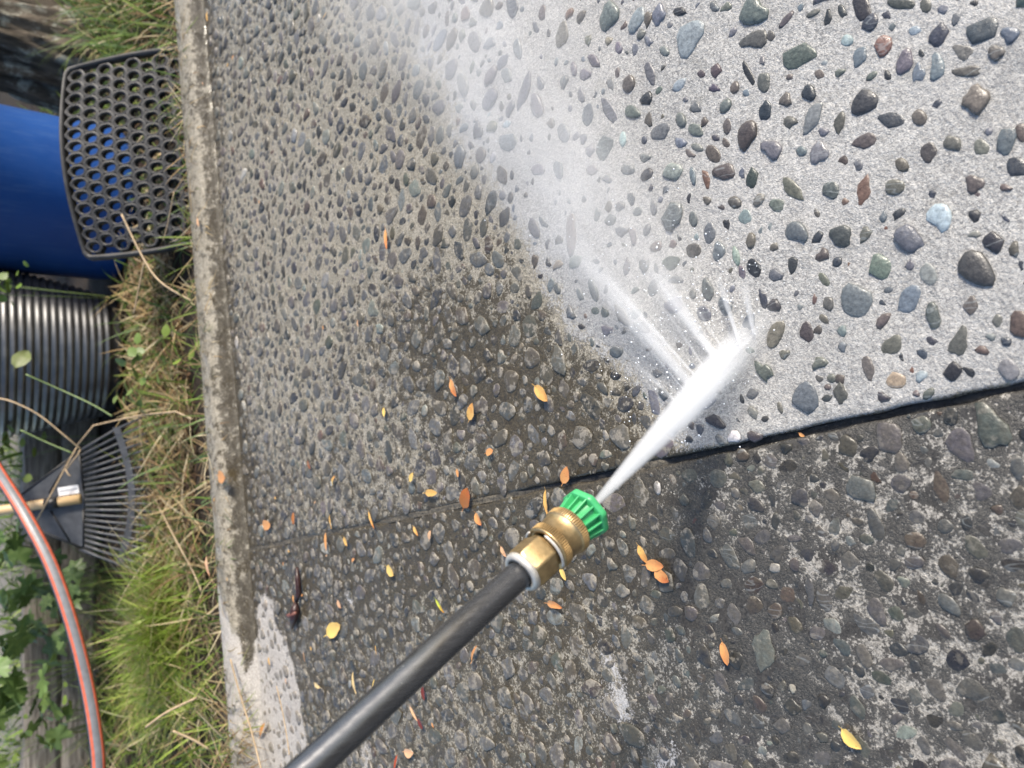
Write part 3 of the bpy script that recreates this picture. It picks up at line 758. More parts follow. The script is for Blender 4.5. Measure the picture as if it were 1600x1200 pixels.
# sliding collar: knurled band, smooth waist, knurled band
s3, s4 = along(0.838), along(0.925)
L = s4 - s3
v, f = lathe(A_, AX, [(s3 + .001, .0118), (s3, .0150), (s3 + .001, .0162), (s3 + .0015, .0158), (s3 + L * .30, .0158), (s3 + L * .31, .0153), (s3 + L * .70, .0156), (s3 + L * .72, .0160), (s3 + L * .73, .0164), (s4 - .001, .0164), (s4, .0158), (s4 - .0005, .0135)], SEG)
collar = child(mesh_obj("collar", v, f, BRASS), lance)
def knurl(sa_, sb2, r, n=64):
    parts = []
    a, b = frame(AX)
    for k in range(n):
        an = 2 * math.pi * (k + .5) / n
        rad_ = a * math.cos(an) + b * math.sin(an)
        tan = AX.cross(rad_)
        m_ = A_ + AX * ((sa_ + sb2) / 2) + rad_ * r
        hl = (sb2 - sa_) / 2
        w = math.pi * r / n * 0.62
        vs = [m_ - AX * hl - tan * w, m_ + AX * hl - tan * w, m_ + AX * hl + tan * w, m_ - AX * hl + tan * w, m_ - AX * hl * .9 + rad_ * .00055, m_ + AX * hl * .9 + rad_ * .00055]
        parts.append((vs, [(0, 1, 5, 4), (2, 3, 4, 5), (1, 2, 5), (3, 0, 4)]))
    return join(parts)
for a0, a1, r0 in ((s3 + .0016, s3 + L * .29, .0157), (s3 + L * .735, s4 - .0012, .01635)):
    v, f = knurl(a0, a1, r0)
    o = mesh_obj("knurled_band", v, f, BRASS_DK, None, smooth=False)
    o.parent = collar
# broken pale snap ring between nut and collar
a, b = frame(AX)
ringc = A_ + AX * (s3 - .0016)
for t0, t1 in ((2.2, 4.15), (5.1, 6.9)):
    pts = [ringc + (a * math.cos(t) + b * math.sin(t)) * .0152 for t in np.linspace(t0, t1, 18)]
    v, f = tube(pts, [.0005] + [.0011] * 16 + [.0005], 8)
    child(mesh_obj("snap_ring", v, f, CLIP), lance)
# green spray tip: ribbed hub with an eight sided flange
g0, g1 = s4 - .001, along(0.988)
GL = g1 - g0
noz = empty("nozzle_tip", A_)
noz.parent = lance; noz.matrix_parent_inverse = Matrix.Translation(A_).inverted()
v, f = lathe(A_, AX, [(g0, .0), (g0, .0122), (g0 + GL * .25, .0120), (g0 + GL * .70, .0128), (g0 + GL * .74, .0135)], SEG)
def nchild(o):
    o.parent = noz
    o.matrix_parent_inverse = Matrix.Translation(A_).inverted()
    return o
nchild(mesh_obj("hub", v, f, GREEN.m))
h8 = hexr(8, 0.2)
v, f = lathe(A_, AX, [(g0 + GL * .70, .0105), (g0 + GL * .71, .0176), (g0 + GL * .74, .0185), (g0 + GL * .93, .0185), (g0 + GL * .98, .0176), (g0 + GL * 1.0, .012), (g0 + GL * 1.0, .0052), (g0 + GL * 0.96, .0044), (g0 + GL * 0.96, .0)], SEG, seg_r=lambda k, i: h8(k, SEG) if 1 <= i <= 4 else 1.0)
nchild(mesh_obj("flange", v, f, GREEN.m))
for k in range(16):
    an = 2 * math.pi * (k + .25) / 16
    rad_ = a * math.cos(an) + b * math.sin(an)
    tan = AX.cross(rad_)
    r_o = .0178 * h8(int(round(k * SEG / 16 + .25 * SEG / 16)), SEG)
    pts = []
    for sgn in (-1, 1):
        pts += [A_ + AX * (g0 + .0003) + rad_ * .0118 + tan * sgn * .0008, A_ + AX * (g0 + GL * .73) + rad_ * .0118 + tan * sgn * .0008,
                A_ + AX * (g0 + GL * .73) + rad_ * r_o + tan * sgn * .0006, A_ + AX * (g0 + .0006) + rad_ * .0140 + tan * sgn * .0006]
    o = nchild(mesh_obj("rib", pts, [(0, 1, 2, 3), (7, 6, 5, 4), (0, 3, 7, 4), (3, 2, 6, 7), (2, 1, 5, 6), (1, 0, 4, 5)], GREEN.m, None, smooth=False))
    bevel(o, 0.0003, 2)

# ================================================================== WATER
def spray_volume(name, O, X, Y, Z, w0, wy0, dens, pw=1.5, streak=(5, 5, 1.5), contrast=1.0, fade=0.0, start=0.0, aniso=0.2, curve=1.0, lz1=1.0, offs=0.0, endfade=0.0):
    """a tapered body of spray: O start, Z its length vector, X and Y half width vectors at the far end"""
    O, X, Y, Z = (Vector(q) for q in (O, X, Y, Z))
    M = Matrix((X, Y, Z)).transposed()
    Mi = M.inverted()
    m = N(name + "_water")
    g = m.coord()
    rel = m.n("ShaderNodeVectorMath", operation='SUBTRACT')
    m.set(rel.inputs[0], g); rel.inputs[1].default_value = O
    ls = []
    for r in range(3):
        d = m.n("ShaderNodeVectorMath", operation='DOT_PRODUCT')
        m.set(d.inputs[0], rel.outputs[0]); d.inputs[1].default_value = tuple(Mi[r])
        ls.append(d.outputs["Value"])
    lx, ly, lz = ls
    lzc = m.math('MAXIMUM', lz, 0.0)
    lzp = m.math('POWER', lzc, curve) if curve != 1.0 else lzc
    wx = m.math('ADD', m.math('MULTIPLY', lzp, 1 - w0), w0)
    wy = m.math('ADD', m.math('MULTIPLY', lzp, 1 - wy0), wy0)
    rx, ry = m.math('DIVIDE', lx, wx), m.math('DIVIDE', ly, wy)
    r2 = m.math('ADD', m.math('MULTIPLY', rx, rx), m.math('MULTIPLY', ry, ry))
    core = m.math('POWER', m.math('SUBTRACT', 1.0, r2, clamp=True), pw)
    comb = m.n("ShaderNodeCombineXYZ")
    m.set(comb.inputs[0], m.math('MULTIPLY', rx, streak[0])); m.set(comb.inputs[1], m.math('MULTIPLY', ry, streak[1]))
    m.set(comb.inputs[2], m.math('ADD', m.math('MULTIPLY', lz, streak[2]), offs))
    nz = m.noise(comb.outputs[0], 1.0, 3, 0.6)
    st_ = m.mr(nz, 0.5 - 0.28 / max(contrast, 0.01), 0.5 + 0.28 / max(contrast, 0.01), 0.0, 1.0) if contrast > 0 else 1.0
    d = m.math('MULTIPLY', core, m.math('ADD', m.math('MULTIPLY', st_, 1.5), 0.12))
    d = m.math('DIVIDE', d, wy)
    if fade: d = m.math('MULTIPLY', d, m.math('POWER', m.math('SUBTRACT', 1.0, lz, clamp=True), fade))
    if start: d = m.math('MULTIPLY', d, m.mr(lz, 0.0, start, smooth=True))
    d = m.math('MULTIPLY', d, dens)
    vs_ = m.n("ShaderNodeVolumeScatter")
    vs_.inputs["Color"].default_value = (0.985, 0.99, 1.0, 1)
    vs_.inputs["Anisotropy"].default_value = aniso
    m.set(vs_.inputs["Density"], d)
    m.t.links.new(vs_.outputs[0], m.out.inputs["Volume"])
    pts = []
    for z in (0.0, lz1):
        kx, ky = w0 + (1 - w0) * (z ** curve if z > 0 else 0), wy0 + (1 - wy0) * (z ** curve if z > 0 else 0)
        if curve != 1.0 and z == 0: kx, ky = w0, wy0
        for i, j in ((-1, -1), (1, -1), (1, 1), (-1, 1)):
            pts.append(O + X * (i * kx) + Y * (j * ky) + Z * z)
    fs = [(3, 2, 1, 0), (4, 5, 6, 7), (0, 1, 5, 4), (1, 2, 6, 5), (2, 3, 7, 6), (3, 0, 4, 7)]
    o = mesh_obj(name, pts, fs, m.m, smooth=False)
    bm = bmesh.new(); bm.from_mesh(o.data); bmesh.ops.recalc_face_normals(bm, faces=bm.faces); bm.to_mesh(o.data); bm.free()
    return o
ORI = A_ + AX * (g1 - .0005)
HITA, HITB = V(G(1218, 468, 0.0)), V(G(1062, 652, 0.0))
mid = (HITA + HITB) / 2
X_ = (HITA - HITB) / 2 * 1.06
zd = (mid - ORI)
Yd = zd.cross(X_).normalized() * 0.019
jet = spray_volume("water_jet", ORI, X_, Yd, zd * 1.03, 0.032, 0.13, 42, pw=1.3, streak=(5, 4, 0.9), contrast=1.1, aniso=0.1)
tag(jet, "white fan of water blasting from the green nozzle onto the slab", "water jet")
UP = Vector((0, 0, 1))
def plume(px0, py0, px1, py1, rise, wpx, dens, label, fade=1.3, contrast=1.0, seed=0.0):
    o0 = V(G(px0, py0, 0.002))
    tip = V(P(px1, py1, (CAM_H - rise) / -ray(px1, py1)[2]))
    Zv = tip - o0
    view = (o0 - Vector(EYE)).normalized()
    side_ = Zv.cross(UP).normalized()
    wid = wpx / FPX * (tip - Vector(EYE)).length
    upv = side_.cross(Zv).normalized()
    o = spray_volume("spray_plume", o0, side_ * wid, upv * wid * 0.8, Zv, 0.22, 0.22, dens, pw=1.6, streak=(3.0, 2.0, 1.4), contrast=contrast, fade=fade, start=0.04, offs=seed)
    tag(o, label, "spray plume", "plumes of spray bouncing off the slab")
plume(1088, 612, 862, 345, 0.050, 38, 62, "longest broad plume of spray bouncing off from the middle of the jet's foot", 1.1, 0.8, 3)
plume(1100, 602, 922, 405, 0.030, 9, 260, "thin bright streak of spray along the upper side of the longest plume", 1.2, 0.6, 9)
plume(1060, 630, 985, 560, 0.015, 9, 190, "short spray streak nearest the joint beside the foot of the jet", 1.0, 0.8, 5)
plume(1128, 572, 1000, 395, 0.030, 28, 150, "soft middle plume of spray above the longest plume", 1.2, 1.2, 7)
plume(1158, 545, 1118, 420, 0.022, 9, 520, "narrow upright spray streak close to the tip of the jet's foot", 1.1, 0.8, 11)
plume(1178, 522, 1160, 430, 0.020, 13, 260, "faint short plume of spray at the outer tip of the jet's foot", 1.0, 1.0, 13)
plume(1078, 620, 950, 470, 0.018, 6, 260, "thin streak of spray along the lower side of the longest plume", 1.1, 0.6, 17)
plume(1112, 590, 1020, 455, 0.018, 6, 220, "thin streak of spray between the longest plume and the middle plume", 1.1, 0.6, 19)
plume(1140, 560, 1058, 440, 0.016, 7, 180, "thin streak of spray right beside the upright one, on its kerb side", 1.1, 0.7, 23)
plume(1068, 634, 1012, 600, 0.012, 7, 150, "lowest short wisp of spray at the joint end of the jet's foot", 1.0, 0.8, 29)
# drifting mist low over the slab
m0 = V(G(1080, 560, 0.0)); m1 = V(G(615, -170, 0.0))
Zm = m1 - m0
sidem = Zm.cross(UP).normalized()
mist = spray_volume("spray_mist", m0 + UP * 0.0, sidem * 0.27, UP * 0.10, Zm, 0.22, 0.30, 6.6, pw=1.7, streak=(2.2, 1.6, 4.5), contrast=1.3, start=0.10, aniso=0.0, offs=2.2)
tag(mist, "pale drifting mist of spray hanging low over the washed slab", kind="stuff")
haze_o = spray_volume("fine_spray", V(G(1110, 580, 0.0)), V(G(1190, 500)) - V(G(1110, 580)), UP * 0.03, V(G(1000, 450, 0.0)) - V(G(1110, 580, 0.0)), 0.9, 0.5, 9, pw=1.3, streak=(2, 1, 2), contrast=0.9, fade=0.8, aniso=0.0)
tag(haze_o, "fine spray around the foot of the water jet", kind="stuff")
# droplets flung around the foot of the jet and over the slab
DROP = N("water_droplet")
gl = DROP.bsdf((0.9, 0.93, 0.96), 0.08, 0, None, 0.8)
dv, df = [], []
ico = bmesh.new(); bmesh.ops.create_icosphere(ico, subdivisions=1, radius=1.0)
iv = np.array([tuple(x.co) for x in ico.verts]); iff = np.array([[q.index for q in x.verts] for x in ico.faces]); ico.free()
allv, allf = [], []
for k in range(420):
    t = rng.random()
    base = HITB.lerp(HITA, rng.random())
    dist = rng.exponential(0.05)
    dir_ = (V(G(800, 250)) - V(G(1090, 600))).normalized()
    p = base + dir_ * dist + Vector((rng.normal(0, .025), rng.normal(0, .025), abs(rng.normal(0.012, 0.02)) + .002))
    r = abs(rng.normal(0.00035, 0.0002)) + 0.00015
    allv.append(iv * r + np.array(p)); allf.append(iff + k * len(iv))
dr = np_obj("water_droplets", np.concatenate(allv), np.concatenate(allf), DROP.m)
tag(dr, "tiny water droplets flung off the slab by the jet", kind="stuff")

# ================================================================== FALLEN LEAVES
LEAFM = N("fallen_leaf")
oi = LEAFM.n("ShaderNodeObjectInfo")
gen = LEAFM.coord("Generated")
sep = LEAFM.n("ShaderNodeSeparateXYZ"); LEAFM.set(sep.inputs[0], gen)
pat = LEAFM.noise(LEAFM.n("ShaderNodeNewGeometry").outputs["Position"], 190, 3, 0.6)
redf = LEAFM.mr(LEAFM.math('ADD', sep.outputs[0], LEAFM.math('MULTIPLY', LEAFM.math('SUBTRACT', pat, 0.5), 1.2)), 0.45, 0.95)
lb = LEAFM.mix(LEAFM.math('MULTIPLY', redf, LEAFM.math('MULTIPLY', oi.outputs["Alpha"], 0.6)), oi.outputs["Color"], (0.42, 0.07, 0.018))
lb = LEAFM.mix(LEAFM.mr(LEAFM.noise(LEAFM.n("ShaderNodeNewGeometry").outputs["Position"], 420, 2), 0.66, 0.74, 0, .7), lb, (0.10, 0.035, 0.012))
lnod = LEAFM.bsdf(lb, 0.34, 0, None, 0.5)
def leaf_mesh(seed, wide=0.42, bend=0.12, cup=0.18, stalk=0.16):
    """a small oval leaf on a midrib, one unit long: folded, curled, with a short stalk"""
    r = np.random.default_rng(seed)
    n = 9
    vs, fs = [], []
    sway = r.normal(0, 0.06)
    for i in range(n):
        t = i / (n - 1)
        w = wide * 0.5 * (math.sin(math.pi * min(1, t ** 0.85)) ** 0.6) * 1.18 * (1 + r.normal(0, .05)) if 0 < i < n - 1 else 0.012
        y0 = sway * math.sin(math.pi * t)
        z0 = 0.45 * bend * math.sin(math.pi * t) + 0.03
        for k, q in enumerate((-1, -0.55, 0, 0.55, 1)):
            vs.append((t - 0.5, y0 + q * w, z0 + cup * w * (q * q) * 0.45 - (0.02 if q == 0 else 0) + r.normal(0, .006)))
    for i in range(n - 1):
        for k in range(4):
            a_ = i * 5 + k
            fs.append((a_, a_ + 1, a_ + 6, a_ + 5))
    # stalk
    o = len(vs)
    for t in (0, 1):
        for q in (-1, 1):
            vs.append((-0.5 - stalk * t, q * 0.012, 0.02 + 0.05 * t))
    fs.append((o, o + 1, o + 3, o + 2))
    me = bpy.data.meshes.new("leaf")
    me.from_pydata(vs, [], fs)
    me.polygons.foreach_set("use_smooth", [True] * len(me.polygons))
    me.materials.append(LEAFM.m)
    me.update()
    return me
LEAVES = [leaf_mesh(500 + i, wide=w, bend=b, cup=c) for i, (w, b, c) in enumerate(((.40, .10, .2), (.48, .06, .35), (.34, .14, .15), (.44, -.03, .3), (.55, .08, .1), (.30, .2, .3)))]
THIN = [leaf_mesh(600 + i, wide=w, bend=b, cup=.5) for i, (w, b) in enumerate(((.17, .08), (.13, .14), (.2, .05)))]
LC = dict(gold=(.62, .37, .11), yellow=(.70, .49, .14), orange=(.58, .28, .10), peach=(.60, .36, .20), red=(.36, .06, .02), rust=(.32, .12, .03), brown=(.22, .10, .045), cream=(.62, .46, .22), lime=(.42, .46, .06), pink=(.5, .22, .14), maroon=(.12, .025, .018))
# px, py, length in px, angle in the picture, colour, red blush, thin?, label
LV = [
 (846, 615, 29, 47, 'gold', .5, 0, "broad orange leaf with freckles lying above the joint, well left of the jet"),
 (736, 643, 25, -75, 'gold', .8, 0, "orange leaf with dark freckles, nearer the kerb than the broad leaf above the joint"),
 (709, 606, 26, 70, 'orange', .9, 0, "red and yellow leaf on the brown film, farthest up the slab of the big leaves"),
 (600, 644, 13, 88, 'yellow', 0, 0, "small plain yellow leaf alone on the muddy slab toward the kerb"),
 (765, 706, 11, -20, 'orange', .4, 0, "curled orange leaf between the joint and the large orange leaves"),
 (522, 751, 14, -70, 'yellow', .9, 0, "bright yellow leaf with a red tip above the joint near the kerb"),
 (483, 726, 13, 75, 'brown', .5, 0, "brown and pink curled leaf on mud near the kerb"),
 (643, 745, 13, -60, 'yellow', .2, 0, "small yellow leaf above the joint beside an oblong yellow one"),
 (674, 770, 15, 0, 'gold', .1, 0, "oblong yellow leaf lying across, just above the joint"),
 (715, 739, 12, 80, 'orange', .3, 0, "small orange leaf above the rust brown leaf on the joint"),
 (728, 778, 30, -74, 'rust', .6, 0, "rust brown leaf with a yellow end lying on the joint"),
 (581, 812, 26, 70, 'gold', 1.0, 1, "narrow red and yellow leaf lying right on the joint"),
 (459, 810, 17, 85, 'rust', .2, 0, "brown gold leaf just above the joint near the kerb"),
 (517, 816, 19, 84, 'gold', .2, 1, "thin golden leaf sliver touching the joint"),
 (510, 846, 25, 89, 'orange', .2, 1, "long thin orange leaf just below the joint near the kerb"),
 (540, 846, 14, 66, 'gold', .1, 0, "plump golden leaf just below the joint"),
 (610, 892, 17, 48, 'yellow', .2, 0, "yellow leaf alone below the joint, midway to the lance"),
 (650, 830, 15, 60, 'gold', .6, 0, "gold leaf with orange tip just below the joint, left of the peach one"),
 (672, 836, 13, -80, 'peach', .1, 0, "peach coloured leaf just below the joint"),
 (748, 811, 19, 65, 'orange', .7, 0, "orange red leaf just below the joint near the coupling"),
 (787, 862, 17, 60, 'peach', .3, 0, "pale orange leaf beside the brass nut"),
 (855, 786, 36, 86, 'gold', .3, 1, "long gold leaf standing out beside the knurled collar"),
 (906, 774, 17, 10, 'gold', .2, 0, "golden leaf peeping out past the green nozzle on the jet's side"),
 (936, 824, 16, 60, 'yellow', .2, 0, "yellow leaf half hidden under the front edge of the green nozzle"),
 (880, 896, 21, 65, 'yellow', .2, 0, "yellow leaf under the brass collar on the muddy slab"),
 (883, 742, 25, -72, 'orange', .5, 0, "speckled orange leaf on the joint just above the nozzle"),
 (1005, 866, 29, 64, 'gold', .8, 0, "yellow leaf with red edges, topmost of a cluster of three"),
 (1023, 884, 26, 4, 'orange', .6, 0, "orange leaf with a white curled edge in the middle of a cluster of three"),
 (1034, 900, 26, 42, 'orange', 1.0, 0, "orange and red leaf, lowest of a cluster of three"),
 (867, 946, 22, 18, 'orange', .8, 0, "red rimmed orange leaf with a dark spot, alone below the collar"),
 (1133, 1021, 34, 76, 'orange', .4, 0, "long orange leaf on a pale stalk on the wet lower slab"),
 (1331, 1154, 40, 46, 'yellow', .15, 0, "bright yellow leaf with a torn brown end on the wettest slab corner"),
 (688, 947, 23, 58, 'lime', 1.2, 1, "red and green narrow leaf close above the lance tube"),
 (522, 984, 21, -40, 'yellow', .3, 0, "bright yellow leaf below the dark bark strip"),
 (530, 944, 12, 66, 'peach', .3, 0, "peach leaf scrap beside the white lime spot"),
 (459, 936, 11, 85, 'orange', .2, 0, "orange leaf scrap touching the dark bark strip"),
 (555, 1067, 32, 86, 'cream', .1, 1, "long curled cream leaf above the lance tube"),
 (588, 1016, 13, 80, 'gold', .1, 1, "small gold sliver of leaf above the lance tube"),
 (496, 1071, 10, 40, 'cream', 0, 0, "little cream leaf scrap at the edge of the dry patch"),
 (584, 1067, 11, -75, 'yellow', 0, 1, "yellow leaf sliver half under the lance tube"),
 (742, 1021, 24, -68, 'orange', .2, 1, "curved orange leaf sliver just below the lance tube"),
 (647, 1115, 23, 66, 'peach', .3, 1, "narrow peach leaf below the lance tube with a maroon leaf at its end"),
 (657, 1131, 16, 62, 'maroon', 0, 0, "maroon leaf at the end of the narrow peach leaf"),
 (639, 1175, 12, 10, 'peach', .1, 0, "peach leaf scrap low on the slab under the lance"),
 (662, 1083, 20, 82, 'maroon', .3, 0, "dark red leaf soaked on the slab below the lance tube"),
 (619, 1190, 20, -82, 'red', .1, 1, "thin red curved leaf sliver low on the slab under the lance"),
 (476, 1026, 14, 85, 'peach', .3, 1, "peach coloured leaf sliver beside the dry patch"),
 (411, 1140, 20, -68, 'orange', .1, 1, "orange leaf sliver on the dry slab by the grass tuft"),
 (421, 1033, 12, 85, 'gold', .1, 0, "golden leaf scrap on the tip of the dry patch"),
 (381, 946, 14, 80, 'lime', 0, 0, "greenish yellow leaf in the wet channel along the kerb"),
 (604, 374, 28, 84, 'orange', .7, 1, "long orange leaf alone far up on the dull unwashed slab"),
 (508, 24, 10, -60, 'gold', 0, 1, "golden sliver far up the slab near the drifting mist"),
 (347, 745, 12, 20, 'orange', .2, 0, "orange leaf on the kerb opposite the rake"),
 (324, 26, 13, 85, 'gold', .1, 1, "golden sliver on the kerb at its far right end"),
 (310, 347, 12, 80, 'peach', .2, 0, "peach leaf on the kerb beside the black rubber mat"),
 (1253, 679, 9, 30, 'orange', 0, 0, "orange scrap on the joint to the right of the jet"),
 (326, 884, 28, 82, 'peach', .3, 0, "large peach dead leaf on the outer edge of the kerb by the rake"),
 (374, 878, 11, 60, 'rust', .2, 0, "rust coloured leaf scrap on the kerb by the joint"),
 (417, 820, 10, 0, 'orange', .1, 0, "tiny round orange leaf at the kerb end of the joint"),
]
TINY = [
 (364, 90, "tiny golden speck of leaf at the kerb foot across from the top of the mat"),
 (356, 102, "tiny orange speck of leaf at the kerb foot beside a golden speck"),
 (317, 130, "tiny orange sliver of leaf on the flat top of the kerb facing the mat"),
 (405, 315, "tiny orange leaf speck alone on the tan slab opposite the middle of the mat"),
 (451, 861, "tiny golden leaf speck below the joint, third from the kerb"),
 (510, 868, "small orange leaf scrap under the long thin orange leaf below the joint"),
 (443, 881, "pinkish leaf scrap between the joint and the dark bark strip"),
 (486, 1013, "tiny orange leaf speck between the bark strip and the dry patch"),
 (447, 1064, "tiny golden leaf speck in the middle of the dry patch"),
 (676, 1133, "tiny orange leaf speck right of the maroon leaf under the lance"),
 (430, 778, "tiny orange leaf speck above the joint closest to the kerb"),
 (492, 785, "narrow peach leaf scrap just above the kerb end of the joint"),
 (552, 875, "small yellow leaf scrap below the plump golden leaf under the joint"),
 (335, 781, "tiny orange leaf speck on the kerb below the orange leaf opposite the rake"),
 (390, 1190, "orange leaf scrap at the very bottom of the dry patch by the grass"),
 (472, 930, "golden leaf speck just beside the bark strip on its slab side"),
 (349, 1010, "orange leaf scrap on the dry kerb beside the bright grass clump"),
 (560, 505, "tiny orange leaf speck alone in the middle of the far unwashed slab"),
 (505, 512, "tiny peach leaf speck on the far unwashed slab, nearer the kerb than its neighbour"),
 (355, 905, "orange leaf speck on the kerb just below the joint's end"),
]
for k, (px, py, ln, an, cn, red, thin, lab) in enumerate(LV):
    pool = THIN if thin else LEAVES
    zb = 0.032 if (px < 350 and py < 900) else 0.0050; ln *= 1.12
    if cn == 'peach' and ln > 26 and px < 340: zb = 0.0315
    g0_ = G(px, py, zb)
    dirv = G(px + math.cos(math.radians(an)) * ln / 2, py + math.sin(math.radians(an)) * ln / 2, zb) - g0_
    size = 2 * np.linalg.norm(dirv)
    o = bpy.data.objects.new("fallen_leaf", pool[k % len(pool)])
    o.location = V(g0_)
    o.rotation_euler = (random.uniform(-.12, .12), random.uniform(-.1, .1), math.atan2(dirv[1], dirv[0]))
    asp_ = 1.0
    o.scale = (size, size * asp_, size)
    o.color = (*LC[cn], red)
    tag(link(o), lab, "leaf", "fallen autumn leaves on the slab")
for k, (px, py, lab) in enumerate(TINY):
    zb = 0.030 if px < 366 and py < 1000 else 0.003
    o = bpy.data.objects.new("fallen_leaf", LEAVES[k % 6])
    o.location = V(G(px, py, zb)); o.rotation_euler = (0, 0, random.uniform(0, 6.28))
    s = random.uniform(.006, .010)
    o.scale = (s, s, s); o.color = (*LC[('orange', 'gold', 'peach')[k % 3]], .3)
    tag(link(o), lab, "leaf", "fallen autumn leaves on the slab")
# strip of dark wet bark
BARKD = plain("wet_dark_bark", (0.035, 0.014, 0.012), 0.35, var=0.5, scale=150, bump=0.7, bscale=260)
bk = empty("bark_strip", G(461, 930, 0.0))
tag(bk, "dark reddish strip of wet bark lying along the muddy slab near the kerb", "bark")
pts = [G(464, 886, .005), G(465, 905, .006), G(467, 925, .006), G(463, 940, .007)]
v, f = tube(pts, [.002, .0045, .005, .003], 7)
child(mesh_obj("strip", v, f, BARKD), bk)
pts = [G(463, 942, .006), G(461, 955, .008), G(459, 966, .008), G(456, 982, .004)]
v, f = tube(pts, [.003, .0085, .007, .0015], 7)
child(mesh_obj("strip", v, f, BARKD), bk)
v, f = tube([G(462, 958, .012), G(452, 962, .013), G(447, 961, .009)], [.003, .004, .001], 6)
child(mesh_obj("torn_end", v, f, plain("bark_inner", (0.16, 0.06, 0.045), 0.5)), bk)
# ================================================================== BEYOND THE KERB
# ---- black ribbed tub
TUBM = N("black_tub_plastic")
ct = TUBM.coord()
dn = TUBM.noise(ct, 24, 5, 0.65)
TUBM.bsdf(TUBM.mix(TUBM.mr(dn, 0.45, 0.75), (0.035, 0.035, 0.038), (0.10, 0.097, 0.093)), TUBM.mr(TUBM.noise(ct, 60, 3), 0.3, 0.7, 0.30, 0.40), 0, TUBM.bump(TUBM.noise(ct, 160, 3), 0.10, 0.001), 1.0, coat=0.5, coat_r=0.3)
tb = G(204, 553, SOIL_Z)
R0, R1, TH = 0.168, 0.246, 0.325
tc = Vector((tb[0], tb[1] + R0 * 0.97, SOIL_Z + 0.004))
TAX = (0, 0.10, 0.995)
tub = empty("garden_tub", tc)
tag(tub, "round black ribbed rubber garden tub standing in the grass beside the blue barrel", "tub")
prof = [(0.0, 0.0), (0.0, R0 - .012), (0.004, R0 - .002), (0.012, R0), (0.028, R0 + .002)]
NR = 15
for i in range(NR):
    z0 = 0.03 + (TH - 0.045) * i / NR
    dz = (TH - 0.045) / NR
    rr = lambda z: R0 + (R1 - R0) * (z / TH) ** 0.9
    prof += [(z0 + dz * .02, rr(z0)), (z0 + dz * .12, rr(z0) + .0050), (z0 + dz * .24, rr(z0 + dz * .2) + .0070), (z0 + dz * .60, rr(z0 + dz * .5) + .0052), (z0 + dz * .93, rr(z0 + dz * .6) + .0010)]
prof += [(TH - .012, R1 - .001), (TH, R1 + .001), (TH - .002, R1 - .006), (TH * .6, R0 + .03), (0.012, R0 - .008), (0.012, 0.0)]
v, f = lathe(tc, TAX, prof, 96, hint=(1, 0, 0))
child(mesh_obj("body", v, f, TUBM.m), tub)
v, f = lathe(tc, TAX, [(TH - .010, R1), (TH - .006, R1 + .009), (TH + .002, R1 + .010), (TH + .006, R1 + .003), (TH + .004, R1 - .005), (TH - .008, R1 - .003)], 96, hint=(1, 0, 0), closed=True)
child(mesh_obj("rim", v, f, TUBM.m), tub)
for sg in (-1, 1):
    hp = [tc + Vector((sg * math.cos(t) * .0 + sg * (R1 + .004), .07 * math.cos(t), TH + .06 * math.sin(t) * 1.0 - .004)) + Vector((0, .10 * TH, 0)) for t in np.linspace(0, math.pi, 13)]
    v, f = tube(hp, .009, 8)
    child(mesh_obj("handle", v, f, TUBM.m), tub)

# ---- blue barrel
BLUE = N("blue_barrel_plastic")
cb = BLUE.coord()
scr = BLUE.mr(BLUE.noise(BLUE.mapping(cb, (60, 60, 8)), 1.0, 5, 0.7), 0.5, 0.75, 0, .5)
BLUE.bsdf(BLUE.mix(scr, BLUE.mix(BLUE.noise(cb, 9, 3), (0.008, 0.050, 0.22), (0.016, 0.080, 0.31)), (0.06, 0.13, 0.33)), BLUE.mr(BLUE.noise(cb, 40, 4), 0.3, 0.7, 0.36, 0.5), 0, BLUE.bump(BLUE.noise(cb, 90, 3), 0.06, 0.001), 0.4)
BR = 0.225
bt = ray(60, 272)
tt = 2.22 / bt[1]
bc = Vector((bt[0] * tt, 2.24 + BR, SOIL_Z + .003))
bar = empty("plastic_barrel", bc)
tag(bar, "upright blue plastic barrel behind the black rubber mat", "barrel")
pb = [(0, 0), (0, BR - .02), (.006, BR - .006), (.02, BR - .002), (.05, BR)]
for zz in (.45, .70):
    pb += [(zz - .012, BR), (zz - .006, BR + .006), (zz + .006, BR + .006), (zz + .012, BR)]
pb += [(.82, BR), (.88, BR - .02), (.90, BR - .03)]
v, f = lathe(bc, (0, 0, 1), pb, 80, hint=(1, 0, 0))
child(mesh_obj("drum", v, f, BLUE.m), bar)
v, f = lathe(bc, (0, 0, 1), [(.885, 0), (.885, BR - .035), (.90, BR - .03), (.905, BR - .018), (.893, BR - .014)], 80, hint=(1, 0, 0))
child(mesh_obj("lid", v, f, BLUE.m), bar)
v, f = lathe(bc, (0, 0, 1), [(.87, BR - .012), (.872, BR + .006), (.886, BR + .006), (.888, BR - .016)], 80, hint=(1, 0, 0), closed=True)
child(mesh_obj("clamp_ring", v, f, plain("barrel_ring", (.12, .12, .13), .4, .6)), bar)

